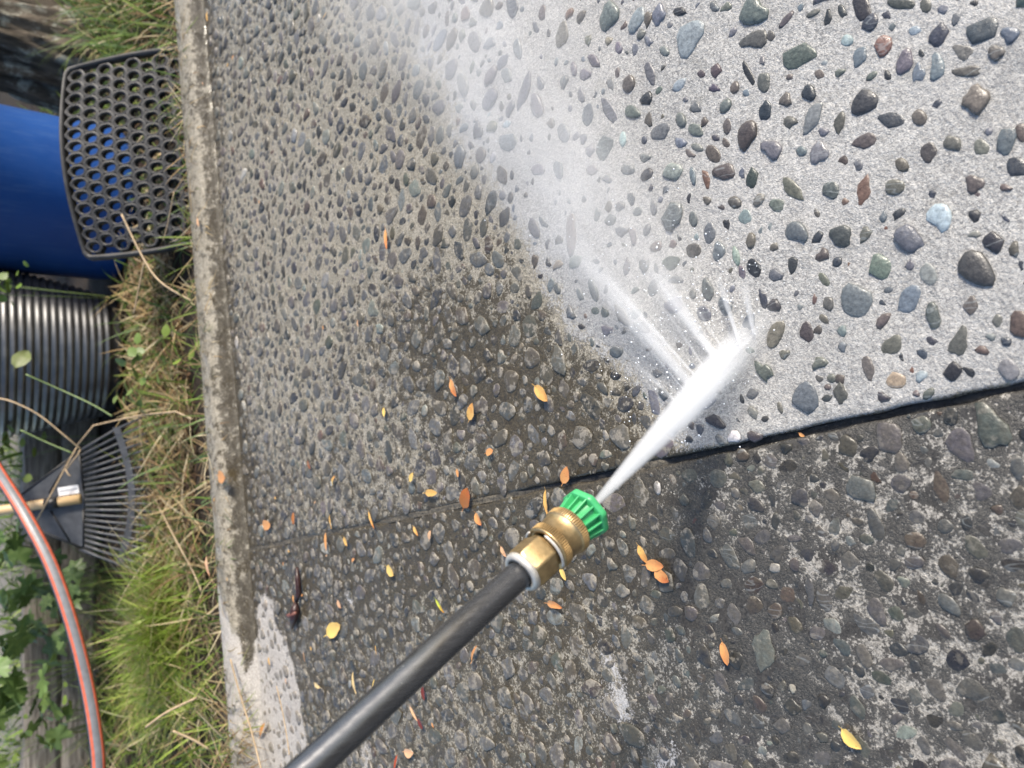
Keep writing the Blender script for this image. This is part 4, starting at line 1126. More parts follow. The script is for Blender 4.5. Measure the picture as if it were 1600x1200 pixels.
# ---- black honeycomb rubber mat leaning on the barrel
MATM = N("black_mat_rubber")
cm_ = MATM.coord()
MATM.bsdf(MATM.mix(MATM.mr(MATM.noise(cm_, 30, 5, .65), .35, .7), (0.016, 0.016, 0.018), (0.055, 0.053, 0.053)), 0.55, 0, MATM.bump(MATM.noise(cm_, 250, 3), .25, .001), 0.5)
mp0 = np.array((0, G(293, 230, -0.03)[1] + 0.03, -0.03)); alpha = math.radians(48)
mn = np.array((0.0, -math.sin(alpha), math.cos(alpha)))
def bez(p, q, r, t): return (1 - t) ** 2 * np.array(p) + 2 * t * (1 - t) * np.array(q) + t * t * np.array(r)
def mat_px(s, t):
    """s: 0 at the top edge, 1 at the foot; t: 0..1 across"""
    top = bez((104, 109), (106, 262), (136, 407), t)
    foot = bez((302, 66), (338, 215), (332, 372), t)
    sag = np.array((0.0, 10.0 * math.sin(math.pi * s) * (t - 0.5) * 2))
    return top * (1 - s) + foot * s + sag * 0.6
def mat_pt(s, t, h=0.0):
    q = mat_px(s, t)
    n = mn + np.array((0.25 * (t - .45), 0, 0))
    n /= np.linalg.norm(n)
    bow = 0.035 * math.sin(math.pi * t) * (1 - s) - 0.02 * s
    return PL(q[0], q[1], mp0 + mn * 0.0, mn) + mn * (bow + h)
mat = empty("rubber_mat", mat_pt(0.9, 0.5))
tag(mat, "black rubber honeycomb mat with a raised rim leaning against the blue barrel", "rubber mat")
NC, NRW = 9, 15
th_ = 0.017
verts, faces = [], []
def add_v(p): verts.append(tuple(p)); return len(verts) - 1
for ci in range(NC):
    for ri in range(NRW - (ci % 2)):
        s0 = 0.045 + (ci + .5) * 0.93 / NC
        t0 = 0.03 + (ri + .5 + (ci % 2) * .5) * 0.94 / NRW
        ds, dt = 0.93 / NC, 0.94 / NRW
        outer, inner = [], []
        for k in range(12):
            base_an = math.radians(60 * (k // 2))
            an = base_an + math.radians(22 if k % 2 else -22)
            rr = 0.5 / math.cos(math.radians(22))
            outer.append((s0 + ds * rr * math.sin(an) / 0.866 * .99 * 1.0, t0 + dt * rr * math.cos(an) * .99))
            ia = base_an + math.radians(15 if k % 2 else -15)
            inner.append((s0 + ds * .335 * math.sin(ia) / 0.866, t0 + dt * .355 * math.cos(ia)))
        o0 = [add_v(mat_pt(*q, th_ / 2)) for q in outer]; i0 = [add_v(mat_pt(*q, th_ / 2 - .0012)) for q in inner]
        o1 = [add_v(mat_pt(*q, -th_ / 2)) for q in outer]; i1 = [add_v(mat_pt(q[0], q[1], -th_ / 2)) for q in inner]
        md = [add_v(mat_pt((o[0] + i[0]) / 2, (o[1] + i[1]) / 2, th_ / 2 + .0008)) for o, i in zip(outer, inner)]
        for k in range(12):
            k2 = (k + 1) % 12
            faces += [(o0[k], o0[k2], md[k2], md[k]), (md[k], md[k2], i0[k2], i0[k]), (i0[k], i0[k2], i1[k2], i1[k]), (o0[k2], o0[k], o1[k], o1[k2]), (o1[k], i1[k], i1[k2], o1[k2])]
child(mesh_obj("honeycomb_sheet", verts, faces, MATM.m, smooth=False), mat)
rimp = [(0.0, t) for t in np.linspace(0.03, 0.97, 22)]
rimp = [(0.012, 0.012)] + rimp + [(0.012, 0.988)] + [(s, 1.0) for s in np.linspace(0.03, 0.97, 16)] + [(s_, t_) for s_, t_ in zip(np.full(22, 1.0), np.linspace(0.985, 0.015, 22))] + [(s, 0.0) for s in np.linspace(0.97, 0.03, 16)]
vs_, fs_ = [], []
for (s, t) in rimp:
    c0 = np.array((0.5, 0.5)); d = np.array((s, t)) - c0
    inn = c0 + d * np.array((0.945, 0.955))
    for q, h in (((s, t), -th_ * .55), ((s, t), th_ * .55), (inn * .35 + np.array((s, t)) * .65, th_ * .8), (inn, th_ * .5), (inn, -th_ * .55)):
        vs_.append(mat_pt(q[0], q[1], h))
nr = len(rimp)
for i in range(nr):
    j = (i + 1) % nr
    for k in range(5):
        k2 = (k + 1) % 5
        fs_.append((i * 5 + k, i * 5 + k2, j * 5 + k2, j * 5 + k))
child(mesh_obj("rim", vs_, fs_, MATM.m), mat)

# ---- leaf rake leaning with its tines on the ground
RAKEM = plain("dark_grey_rake_plastic", (0.060, 0.063, 0.070), 0.42, var=0.25, scale=50, bump=0.08, bscale=200)
RAKEB = plain("black_rake_plastic", (0.014, 0.014, 0.016), 0.45, var=0.25)
WOOD = N("pale_rake_handle_wood")
cw = WOOD.coord()
WOOD.bsdf(WOOD.mix(WOOD.noise(WOOD.mapping(cw, (150, 150, 8)), 1.0, 4), (0.50, 0.33, 0.17), (0.66, 0.48, 0.27)), 0.45, 0, None, 0.5)
rp0 = G(236, 765, SOIL_Z + .012); ra = math.radians(58)
rn = np.array((0.0, -math.sin(ra), math.cos(ra)))
def rk(px, py, h=0.0): return PL(px, py, rp0, rn) + rn * h
rake = empty("leaf_rake", rp0)
tag(rake, "dark plastic fan rake with a pale wooden handle propped in the grass", "rake")
def plate(poly, h0, h1):
    n = len(poly)
    vs = [rk(*q, h1) for q in poly] + [rk(*q, h0) for q in poly]
    fs = [tuple(range(n)), tuple(range(2 * n - 1, n - 1, -1))] + [(i, n + i, n + (i + 1) % n, (i + 1) % n) for i in range(n)]
    return vs, fs
head = [(24, 781), (76, 742), (124, 706), (129, 740), (132, 775), (132, 815), (129, 855), (90, 841), (53, 824), (25, 801)]
v, f = plate(head, -.003, .003)
hd = bevel(child(mesh_obj("head_plate", v, f, RAKEM, smooth=False), rake), .0012)
ridge = [((24, 780), (124, 705)), ((124, 705), (131, 765)), ((105, 722), (78, 770)), ((80, 798), (110, 846)), ((131, 795), (131, 855)), ((53, 825), (129, 856)), ((25, 802), (53, 825))]
for a2, b2 in ridge:
    v, f = tube([rk(*a2, .003), rk(*b2, .003)], .0028, 6)
    o = mesh_obj("ridge", v, f, RAKEB); child(o, rake)
NT_ = 21
for i in range(NT_):
    u = i / (NT_ - 1)
    b0 = (126 + 7 * math.sin(math.pi * u), 704 + 154 * u)
    m0_ = (181 + 19 * math.sin(math.pi * u) + 5 * u, 671 + 210 * u)
    tipx = 224 + 20 * math.sin(math.pi * u) + 6 * u
    tp = (tipx, 652 + 244 * u)
    path = [rk(*b0, 0), rk((b0[0] * .5 + m0_[0] * .5), (b0[1] * .5 + m0_[1] * .5), .004), rk(*m0_, .002), rk((m0_[0] * .4 + tp[0] * .6), (m0_[1] * .4 + tp[1] * .6), .006), rk(*tp, .018), rk(tp[0] + 3, tp[1] + 1 * (u - .5), .034)]
    v, f = tube(path, [.0038, .0036, .0034, .0032, .0028, .002], 6)
    child(mesh_obj("tine", v, f, RAKEM), rake)
arc = [(177 + 22 * math.sin(math.pi * u) + 5 * u, 668 + 214 * u) for u in np.linspace(0, 1, 15)]
arc2 = [(188 + 22 * math.sin(math.pi * u) + 5 * u, 667 + 217 * u) for u in np.linspace(0, 1, 15)]
v, f = plate(arc + arc2[::-1], -.002, .0055)
child(mesh_obj("cross_band", v, f, RAKEM, smooth=False), rake)
h_pts = [rk(128, 778.5, .010), rk(60, 788, .011), rk(0, 797, .012)]
hdir = (V(h_pts[2]) - V(h_pts[1])).normalized()
ends = V(h_pts[2]) + hdir * 0.75
v, f = tube([h_pts[0], h_pts[1], h_pts[2], ends], .0125, 16)
child(mesh_obj("handle", v, f, WOOD.m), rake)
for x0, x1 in ((30, 47), (74, 95)):
    y0 = 778.5 + (128 - x0) * .145; y1 = 778.5 + (128 - x1) * .145
    v, f = tube([rk(x0, y0, .010), rk(x1, y1, .010)], .0148, 16)
    child(mesh_obj("handle_socket", v, f, RAKEB), rake)
v, f = plate([(91, 762), (123, 757), (125, 770), (93, 775)], .0034, .0042)
stk = child(mesh_obj("sticker", v, f, plain("white_sticker", (.72, .72, .74), .35, var=.08), smooth=False), rake)
v, f = plate([(94, 766.5), (122, 762), (122.4, 764), (94.4, 768.5)], .0043, .0046)
o = mesh_obj("sticker_band", v, f, plain("sticker_grey", (.32, .33, .36), .4), smooth=False); o.parent = stk

# ---- grey hose with two orange stripes, looping above the grass
HOSEG = plain("grey_hose", (0.16, 0.165, 0.18), 0.38, var=0.15, scale=80)
HOSEO = plain("orange_hose_stripe", (0.50, 0.11, 0.06), 0.4, var=0.15, scale=80)
HOSEB = plain("black_hose_stripe", (0.012, 0.012, 0.013), 0.45, var=0.2)
hp = [(-60, 655, 1.95), (-30, 693, 1.85), (0, 742, 1.75), (40, 806, 1.69), (80, 884, 1.65), (112, 975, 1.62), (137, 1075, 1.6), (152, 1170, 1.58), (160, 1260, 1.57)]
hpts = [V(P(*q)) for q in hp]
start_ = [Vector((hpts[0].x + .25, hpts[0].y + .9, .02)), Vector((hpts[0].x + .08, hpts[0].y + .35, hpts[0].z + .02))]
end_ = [Vector((hpts[-1].x - .10, hpts[-1].y - .03, hpts[-1].z - .05)), Vector((hpts[-1].x - .26, hpts[-1].y - .02, .06)), Vector((hpts[-1].x - .45, hpts[-1].y + .04, SOIL_Z + .014))]
ctrl = start_ + hpts + end_
def catmull(c, n=10):
    out = []
    for i in range(len(c) - 1):
        p0, p1, p2, p3 = c[max(i - 1, 0)], c[i], c[i + 1], c[min(i + 2, len(c) - 1)]
        for k in range(n):
            t = k / n
            out.append(0.5 * ((2 * p1) + (p2 - p0) * t + (2 * p0 - 5 * p1 + 4 * p2 - p3) * t * t + (3 * p1 - p0 - 3 * p2 + p3) * t ** 3))
    return out + [c[-1]]
path = catmull(ctrl)
hose = empty("garden_hose", end_[-1])
tag(hose, "grey hose with two orange stripes looping across in front of the rake handle", "hose")
HR = 0.0145
def hose_part(name, mat_, a0, a1, r):
    vs, fs = [], []
    n = 24 if a1 - a0 > 6 else 6
    full = a1 - a0 > 6
    for i, p in enumerate(path):
        d = (path[min(i + 1, len(path) - 1)] - path[max(i - 1, 0)]).normalized()
        vw = (Vector(EYE) - p); vw = (vw - d * vw.dot(d)).normalized()
        sd = d.cross(vw).normalized()
        for k in range(n):
            t = a0 + (a1 - a0) * k / (n if full else n - 1)
            rr = r if full else r * (1 - (0.05 if k in (0, n - 1) else 0))
            vs.append(p + (vw * math.cos(t) + sd * math.sin(t)) * rr)
    for i in range(len(path) - 1):
        for k in range(n if full else n - 1):
            k2 = (k + 1) % n
            fs.append((i * n + k, i * n + k2, (i + 1) * n + k2, (i + 1) * n + k))
    return child(mesh_obj(name, vs, fs, mat_), hose)
hose_part("hose_wall", HOSEG, 0, 2 * math.pi, HR)
hose_part("orange_stripe", HOSEO, math.radians(22), math.radians(52), HR + .0005)
hose_part("orange_stripe", HOSEO, math.radians(-70), math.radians(-32), HR + .0005)
hose_part("black_stripe", HOSEB, math.radians(52), math.radians(105), HR + .0003)

# ---- weathered timber edging behind the grass
TIM = N("weathered_timber")
ctm = TIM.coord()
gr = TIM.noise(TIM.mapping(ctm, (6, 90, 90)), 1.0, 5, 0.65)
TIM.bsdf(TIM.mix(TIM.mr(gr, .3, .7), (0.07, 0.058, 0.045), (0.30, 0.27, 0.23)), 0.85, 0, TIM.bump(gr, 0.9, 0.006), 0.3)
tl, tr = G(52, 1260, .09), G(33, 690, .09)
yb = 2.72
tim = empty("timber_edging", (-.6, yb, SOIL_Z))
tag(tim, "weathered grey timber edging behind the grass and the hose", "timber edging")
for k, (z0, hh, yo) in enumerate(((SOIL_Z + .05, .052, .0), (SOIL_Z + .152, .048, .012))):
    nseg = 40
    vs, fs = [], []
    for i in range(nseg + 1):
        x = -1.9 + 1.86 * i / nseg
        w1 = .006 * math.sin(i * 1.7 + k) + random.uniform(-.003, .003)
        sec = [(-.03 + w1, -hh), (-.034 + w1, -hh * .6), (-.036 + w1, hh * .6), (-.028 + w1, hh), (.03, hh + w1), (.034, -hh)]
        for (dy, dz) in sec:
            vs.append((x, yb + yo + dy + random.uniform(-.0015, .0015), z0 + dz + random.uniform(-.0015, .0015)))
    for i in range(nseg):
        for j in range(6):
            j2 = (j + 1) % 6
            fs.append((i * 6 + j, i * 6 + j2, (i + 1) * 6 + j2, (i + 1) * 6 + j))
    fs += [(5, 4, 3, 2, 1, 0), tuple(nseg * 6 + j for j in range(6))]
    child(mesh_obj("timber_board", vs, fs, TIM.m), tim)
# pale path behind the edging
PATH = plain("pale_gravel_path", (.20, .18, .15), .9, var=.3, scale=60, bump=.8, bscale=140)
px_, py_ = np.meshgrid(np.linspace(-4, -.05, 60), np.linspace(yb + .05, 5.2, 40), indexing='ij')
pz_ = 0.115 + .008 * vnoise(px_ * 8, py_ * 8, 71)
po = np_obj("path", np.stack([px_, py_, pz_], -1).reshape(-1, 3), grid_faces(*px_.shape)[:, ::-1], PATH)
tag(po, "pale path behind the timber edging", kind="structure")

# ---- weathered tree trunk beside the barrel
BARK = N("rough_bark")
cbk = BARK.coord()
bn = BARK.noise(BARK.mapping(cbk, (26, 26, 5)), 1.0, 6, .7)
lich = BARK.mr(BARK.noise(cbk, 13, 5, .7), .50, .60)
bcol = BARK.mix(BARK.mr(bn, .3, .7), (0.018, 0.014, 0.010), (0.17, 0.14, 0.11))
bcol = BARK.mix(BARK.math('MULTIPLY', lich, BARK.mr(bn, .4, .6)), bcol, (0.42, 0.43, 0.37))
BARK.bsdf(bcol, .9, 0, BARK.bump(bn, 1.0, .02), .3)
trb = G(138, 72, SOIL_Z)
trd = empty("tree_trunk", trb)
tag(trd, "dark fissured tree trunk with pale lichen standing right of the blue barrel", "tree trunk")
seg, lv = 110, 90
vs, fs = [], []
for i in range(lv):
    z = SOIL_Z - .02 + i * .02
    r = .15 + .06 * math.exp(-(i * .02) / .12)
    for k in range(seg):
        an = 2 * math.pi * k / seg
        q1 = float(vnoise(np.array([an * 5.5 + .5 * math.sin(z * 5)]), np.array([z * 3.0]), 81)[0]); q2 = float(vnoise(np.array([an * 14]), np.array([z * 11]), 82)[0])
        q3 = float(vnoise(np.array([an * 30]), np.array([z * 24]), 83)[0]); rr = r + .026 * q1 + .014 * q2 + .007 * q3
        vs.append((trb[0] + .04 * z + rr * math.cos(an), trb[1] + .16 + rr * math.sin(an), z))
for i in range(lv - 1):
    for k in range(seg):
        k2 = (k + 1) % seg
        fs.append((i * seg + k, i * seg + k2, (i + 1) * seg + k2, (i + 1) * seg + k))
fs.append(tuple((lv - 1) * seg + k for k in range(seg)))
child(mesh_obj("bark", vs, fs, BARK.m), trd)

# ================================================================== GRASS, STRAW, WEEDS
GRASSM = N("grass_blades")
ga = GRASSM.attr("col", "Color")
nd = GRASSM.bsdf(ga, 0.45, 0, None, 0.4)
tr_ = GRASSM.n("ShaderNodeBsdfTranslucent"); GRASSM.set(tr_.inputs[0], ga)
mx = GRASSM.n("ShaderNodeMixShader"); mx.inputs[0].default_value = 0.3
GRASSM.t.links.new(nd.outputs[0], mx.inputs[1]); GRASSM.t.links.new(tr_.outputs[0], mx.inputs[2]); GRASSM.t.links.new(mx.outputs[0], GRASSM.out.inputs[0])
GREENS = np.array([(.10, .165, .030), (.13, .21, .036), (.19, .27, .055), (.075, .125, .032), (.25, .31, .075), (.12, .18, .07)])
STRAWS = np.array([(.50, .38, .20), (.60, .48, .28), (.42, .29, .14), (.64, .54, .35), (.26, .16, .08)])
BROWNS = np.array([(.10, .06, .035), (.16, .10, .055), (.22, .13, .07)])
def blades(n, root_fn, length, width, lean, colours, droop=0.5, segs=5, azim=None, zlift=0.0, curl=0.25):
    """n blades as ribbons: root_fn(k)->(x,y,z)"""
    roots = root_fn(n)
    L_ = rng.uniform(*length, n); W_ = rng.uniform(*width, n)
    az = rng.uniform(0, 2 * math.pi, n) if azim is None else rng.normal(azim[0], azim[1], n)
    ln = rng.uniform(*lean, n)
    dr_ = rng.uniform(0.3, 1.0, n) * droop
    cv = rng.normal(0, curl, n)
    cols = colours[rng.integers(0, len(colours), n)] * rng.uniform(.75, 1.25, (n, 1))
    pos = roots.copy()
    vs = np.zeros((n, segs + 1, 2, 3)); cc = np.zeros((n, segs + 1, 2, 3))
    for i in range(segs + 1):
        t = i / segs
        phi = ln + dr_ * t * 2.0                      # angle from the vertical
        a_ = az + cv * t
        d = np.stack([np.sin(phi) * np.cos(a_), np.sin(phi) * np.sin(a_), np.cos(phi)], 1)
        if i > 0:
            pos = pos + d * (L_ / segs)[:, None]
            sd_ = (pos[:, :2] - EDGE[:2]) @ E_N[:2]
            gnd = np.where(sd_ > 0, KERB_H + .002, SOIL_Z + .006 + .045 * np.exp(-(sd_ / .05) ** 2))
            pos[:, 2] = np.maximum(pos[:, 2], np.minimum(gnd, roots[:, 2] + .03) + .004 * ln)
        tw = az + math.pi / 2 + cv
        sd = np.stack([np.cos(tw), np.sin(tw), 0.25 * np.sin(az * 3)], 1)
        w = W_ * (1 - t) ** 0.6 * .5 + .00015
        vs[:, i, 0] = pos - sd * w[:, None]; vs[:, i, 1] = pos + sd * w[:, None]
        shade = (0.75 + 0.35 * t)
        cc[:, i] = (cols * 1.0)[:, None, :]
    k = np.arange(n)[:, None] * (segs + 1) * 2 + np.arange(segs)[None] * 2
    k = k.ravel()
    f = np.stack([k, k + 1, k + 3, k + 2], 1)
    return vs.reshape(-1, 3), f, cc.reshape(-1, 3)
def blade_obj(name, parts, label):
    vs, fs, cs, o = [], [], [], 0
    for v, f, c in parts:
        vs.append(v); fs.append(f + o); cs.append(c); o += len(v)
    ob = np_obj(name, np.concatenate(vs), np.concatenate(fs), GRASSM.m, attrs=dict(col=np.concatenate(cs)))
    tag(ob, label, kind="stuff")
    return ob
def px_zone(poly, zr=(SOIL_Z, SOIL_Z)):
    """roots on the soil inside a region given by its outline seen on the soil"""
    pts = np.array([G(x, y, SOIL_Z)[:2] for x, y in poly])
    lo, hi = pts.min(0), pts.max(0)
    def inside(p):
        x, y = p[:, 0], p[:, 1]
        res = np.zeros(len(p), bool)
        j = len(pts) - 1
        for i in range(len(pts)):
            cond = ((pts[i, 1] > y) != (pts[j, 1] > y)) & (x < (pts[j, 0] - pts[i, 0]) * (y - pts[i, 1]) / (pts[j, 1] - pts[i, 1] + 1e-12) + pts[i, 0])
            res ^= cond
            j = i
        return res
    def fn(n):
        out = []
        tot = 0
        while tot < n:
            p = rng.uniform(lo, hi, (n * 3, 2))
            p = p[inside(p)]
            out.append(p); tot += len(p)
        p = np.concatenate(out)[:n]
        return np.concatenate([p, np.full((n, 1), SOIL_Z)], 1)
    return fn
# keep grass out of the tub and the barrel
def avoid(fn):
    def g(n):
        p = fn(n * 2)
        keep = (np.hypot(p[:, 0] - tc.x, p[:, 1] - tc.y) > R0 + .01) & (np.hypot(p[:, 0] - bc.x, p[:, 1] - bc.y) > BR + .01)
        keep &= ((p[:, :2] - EDGE[:2]) @ E_N[:2]) < -0.008
        p = p[keep]
        while len(p) < n: p = np.concatenate([p, p])
        return p[:n]
    return g
# strip right behind the kerb
zone_front = avoid(px_zone([(272, 395), (306, 640), (330, 900), (235, 900), (215, 640), (212, 400)]))
zone_clump = avoid(px_zone([(335, 880), (350, 1130), (300, 1150), (200, 1120), (180, 960), (230, 880)]))
zone_low = avoid(px_zone([(350, 1060), (365, 1300), (120, 1300), (110, 1080)]))
zone_top = avoid(px_zone([(262, -120), (270, 70), (180, 95), (135, 50), (110, -120)]))
zone_back = avoid(px_zone([(150, 700), (190, 900), (170, 1260), (78, 1260), (74, 690)]))
zone_far = avoid(px_zone([(74, 690), (74, 1260), (30, 1260), (30, 690)]))
def zone_edge(n):
    t = rng.uniform(-.20, 1.62, n); q = -np.abs(rng.normal(.012, .018, n))
    xy = EDGE[:2] + t[:, None] * E_DIR[:2] + q[:, None] * E_N[:2]
    return np.concatenate([xy, np.full((n, 1), -.014)], 1)
zone_mat = avoid(px_zone([(292, 60), (300, 390), (190, 390), (170, 90)]))
def zone_sides(n):
    k = n // 2
    a_ = np.stack([rng.uniform(.75, 2.2, n - k), rng.uniform(1.75, 3.4, n - k)], 1)
    b_ = np.stack([rng.uniform(-1.9, -.75, k), rng.uniform(1.15, 2.65, k)], 1)
    p = np.concatenate([a_, b_])
    return np.concatenate([p, np.full((n, 1), SOIL_Z)], 1)
zone_sides = avoid(zone_sides)
def zone_behind(n):
    return np.stack([rng.uniform(-2.2, -.2, n), rng.uniform(yb + .05, yb + .55, n), np.full(n, .11)], 1)
BRIGHT = np.array([(.22, .31, .04), (.28, .37, .06), (.34, .40, .09), (.17, .25, .032)])
blade_obj("grass", [
    blades(520, zone_front, (.06, .17), (.003, .007), (.2, 1.0), GREENS, .8),
    blades(520, zone_top, (.10, .26), (.003, .0075), (.1, .8), GREENS, .75),
    blades(260, zone_top, (.09, .22), (.0025, .005), (.3, 1.0), STRAWS, .7),
    blades(620, zone_low, (.07, .17), (.0026, .006), (.1, .9), np.concatenate([GREENS, BRIGHT]), .9),
    blades(700, zone_back, (.06, .17), (.0026, .006), (.1, .9), GREENS, .8),
    blades(520, zone_far, (.06, .18), (.003, .007), (.1, .9), np.concatenate([GREENS, BRIGHT]), .8),
    blades(2200, zone_sides, (.06, .2), (.003, .007), (.1, 1.0), np.concatenate([GREENS, STRAWS[:2]]), .8),
    blades(900, zone_behind, (.05, .16), (.004, .011), (.2, 1.2), GREENS, .8),
    blades(420, zone_edge, (.05, .13), (.002, .0048), (.2, 1.2), GREENS, .6),
    blades(300, zone_mat, (.03, .09), (.003, .006), (.3, 1.3), GREENS, .6),
], "mixed green grass growing in the strip between the kerb and the timber edging")
cl0 = G(268, 985, SOIL_Z)
def clump_root(n):
    r = np.abs(rng.normal(0, .07, n)); a_ = rng.uniform(0, 6.283, n)
    return np.stack([cl0[0] + r * np.cos(a_) * 1.6, cl0[1] + .02 + r * np.sin(a_) * .8, np.full(n, SOIL_Z)], 1)
blade_obj("grass_clump", [
    blades(1300, clump_root, (.08, .22), (.0018, .0042), (.05, 1.25), BRIGHT, .85, curl=.35),
    blades(700, zone_clump, (.06, .16), (.0014, .0032), (.1, 1.0), BRIGHT, .8, curl=.35),
    blades(330, clump_root, (.10, .24), (.0014, .0026), (.3, 1.1), STRAWS, .6, curl=.4)], "dense clump of fine bright green grass beside the kerb below the rake")
blade_obj("dry_straw", [
    blades(1500, zone_front, (.05, .18), (.0022, .0055), (.6, 1.45), STRAWS, .5, curl=.9),
    blades(480, zone_front, (.03, .10), (.004, .011), (.8, 1.5), BROWNS, .3, curl=.5),
    blades(330, zone_clump, (.05, .17), (.002, .004), (.6, 1.4), STRAWS, .5, curl=.7),
    blades(420, zone_low, (.05, .19), (.002, .005), (.5, 1.4), STRAWS, .6, curl=.6),
    blades(260, zone_back, (.06, .2), (.002, .0045), (.5, 1.4), STRAWS, .5, curl=.6),
    blades(420, zone_far, (.06, .2), (.0022, .0045), (.5, 1.4), STRAWS, .5, curl=.6),
    blades(1100, zone_edge, (.04, .14), (.002, .0048), (.7, 1.5), STRAWS, .4, curl=1.0),
    blades(260, zone_mat, (.03, .09), (.003, .008), (.8, 1.5), np.concatenate([BROWNS, STRAWS]), .4, curl=.7),
    blades(420, zone_edge, (.02, .07), (.004, .009), (.8, 1.5), BROWNS, .3, curl=.5),
], "dry straw and dead stems matted along the kerb")

# ---- the tuft hanging over the kerb at the near end
tuft0 = G(352, 1165, KERB_H)
def tuft_root(n):
    t = rng.uniform(-.20, .045, n)
    return np.stack([tuft0[0] + t * E_DIR[0] - .02 * E_N[0], tuft0[1] + t * E_DIR[1] - .02 * E_N[1], np.full(n, KERB_H - .05)], 1)
blade_obj("overhanging_grass", [
    blades(420, tuft_root, (.09, .22), (.002, .005), (.6, 1.2), np.concatenate([BRIGHT, STRAWS]), .45, azim=(-1.3, .8), curl=.4),
    blades(300, tuft_root, (.06, .16), (.002, .005), (.8, 1.45), STRAWS, .3, azim=(-1.3, 1.0), curl=.6)], "grass tuft with straw flopping over the kerb onto the dry slab")

# ---- single stalks that stand out
STALK = plain("dry_stalk", (.36, .27, .17), .7, var=.2, scale=90)
STALKG = plain("green_stalk", (.12, .17, .06), .5, var=.2, scale=90)
def stalk(pxs, r, mat_, label, plume_=False):
    pts = [V(P(*q)) for q in pxs]
    if len(pts) > 2 and not plume_:
        pts = catmull(pts, 5)
    base = pts[0]
    e = mesh_obj("dry_stalk" if mat_ is STALK else "grass_stalk", *tube([p - base for p in pts], r, 6), mat_)
    e.location = base
    tag(e, label, "stalk", "long single stalks around the rake")
    return e
def td(px, py, y):       # depth along the ray at a world distance y
    return y / ray(px, py)[1]
def sp(px, py, y): return (px, py, td(px, py, y))
rkd = lambda px, py, dh=.03: (px, py, (np.linalg.norm(rk(px, py) - EYE) / np.linalg.norm(ray(px, py))) - dh)
stalk([sp(300, 655, 1.62), sp(275, 643, 1.70), sp(225, 648, 1.78), rkd(180, 657), rkd(146, 665), rkd(120, 697)], .0022, STALK, "kinked dry stalk running from the kerb to the corner of the rake head", True)
stalk([rkd(120, 699), rkd(108, 720), rkd(80, 772), rkd(53, 822)], .002, STALK, "dry stalk lying slantwise across the rake head", True)
stalk([rkd(102, 733), rkd(107, 742), rkd(111, 744)], .0018, STALK, "short bent dry stalk tip on the rake head", True)
stalk([rkd(126, 702), rkd(122, 710), rkd(104, 733)], .002, STALK, "doubled dry stalk beside the corner of the rake head", True)
stalk([sp(126, 702, 1.98), sp(100, 680, 1.98), sp(60, 648, 2.0), sp(20, 628, 2.02), sp(-6, 622, 2.05)], .0022, STALK, "long arching dry stalk reaching over the foot of the black tub")
stalk([rkd(218, 655), rkd(222, 700), rkd(232, 750), rkd(242, 778), sp(270, 835, 1.7), sp(300, 890, 1.62), sp(315, 925, 1.58)], .0016, STALK, "long straw bowed over the rake tines toward the kerb")
stalk([rkd(242, 785), rkd(232, 825), rkd(220, 858)], .0014, STALK, "thin straw forking down over the lower rake tines")
stalk([sp(190, 335, 1.80), sp(222, 400, 1.74), sp(250, 440, 1.68), sp(299, 470, 1.58)], .0022, STALK, "dry stalk reaching from the rubber mat to the kerb")
stalk([sp(225, 410, 1.74), sp(217, 450, 1.76), sp(209, 490, 1.78)], .0018, STALK, "short dry stalk beside the foot of the black tub, forking off toward the kerb")
stalk([sp(272, 300, 1.6), sp(262, 350, 1.64), sp(255, 376, 1.66)], .0012, STALK, "thin dry stem standing across the lower corner of the rubber mat")
stalk([sp(40, 585, 1.95), sp(90, 607, 1.93), sp(140, 630, 1.88), sp(175, 650, 1.82)], .002, STALKG, "green blade slanting across the lower side of the black tub")
stalk([sp(32, 672, 2.0), sp(70, 690, 1.98), sp(113, 708, 1.95)], .0022, STALKG, "green blade between the tub and the rake head")
stalk([sp(228, 1136, 1.55), sp(262, 1112, 1.52), sp(308, 1090, 1.5)], .0026, STALK, "pale straw piece lying on the grass below the bright clump")
stalk([sp(270, 1142, 1.5), sp(300, 1155, 1.48), sp(326, 1170, 1.46)], .0022, STALK, "pale straw piece on the grass close to the overhanging tuft")
stalk([sp(432, 1072, 1.16), sp(441, 1110, 1.13), sp(448, 1150, 1.10), sp(452, 1180, 1.08)], .0009, STALK, "fine straight straw lying on the dry slab patch")
stalk([sp(360, 1030, 1.33), sp(375, 1085, 1.30), sp(392, 1140, 1.26), sp(410, 1210, 1.2)], .0016, STALK, "long pale straw hanging over the kerb onto the dry patch")

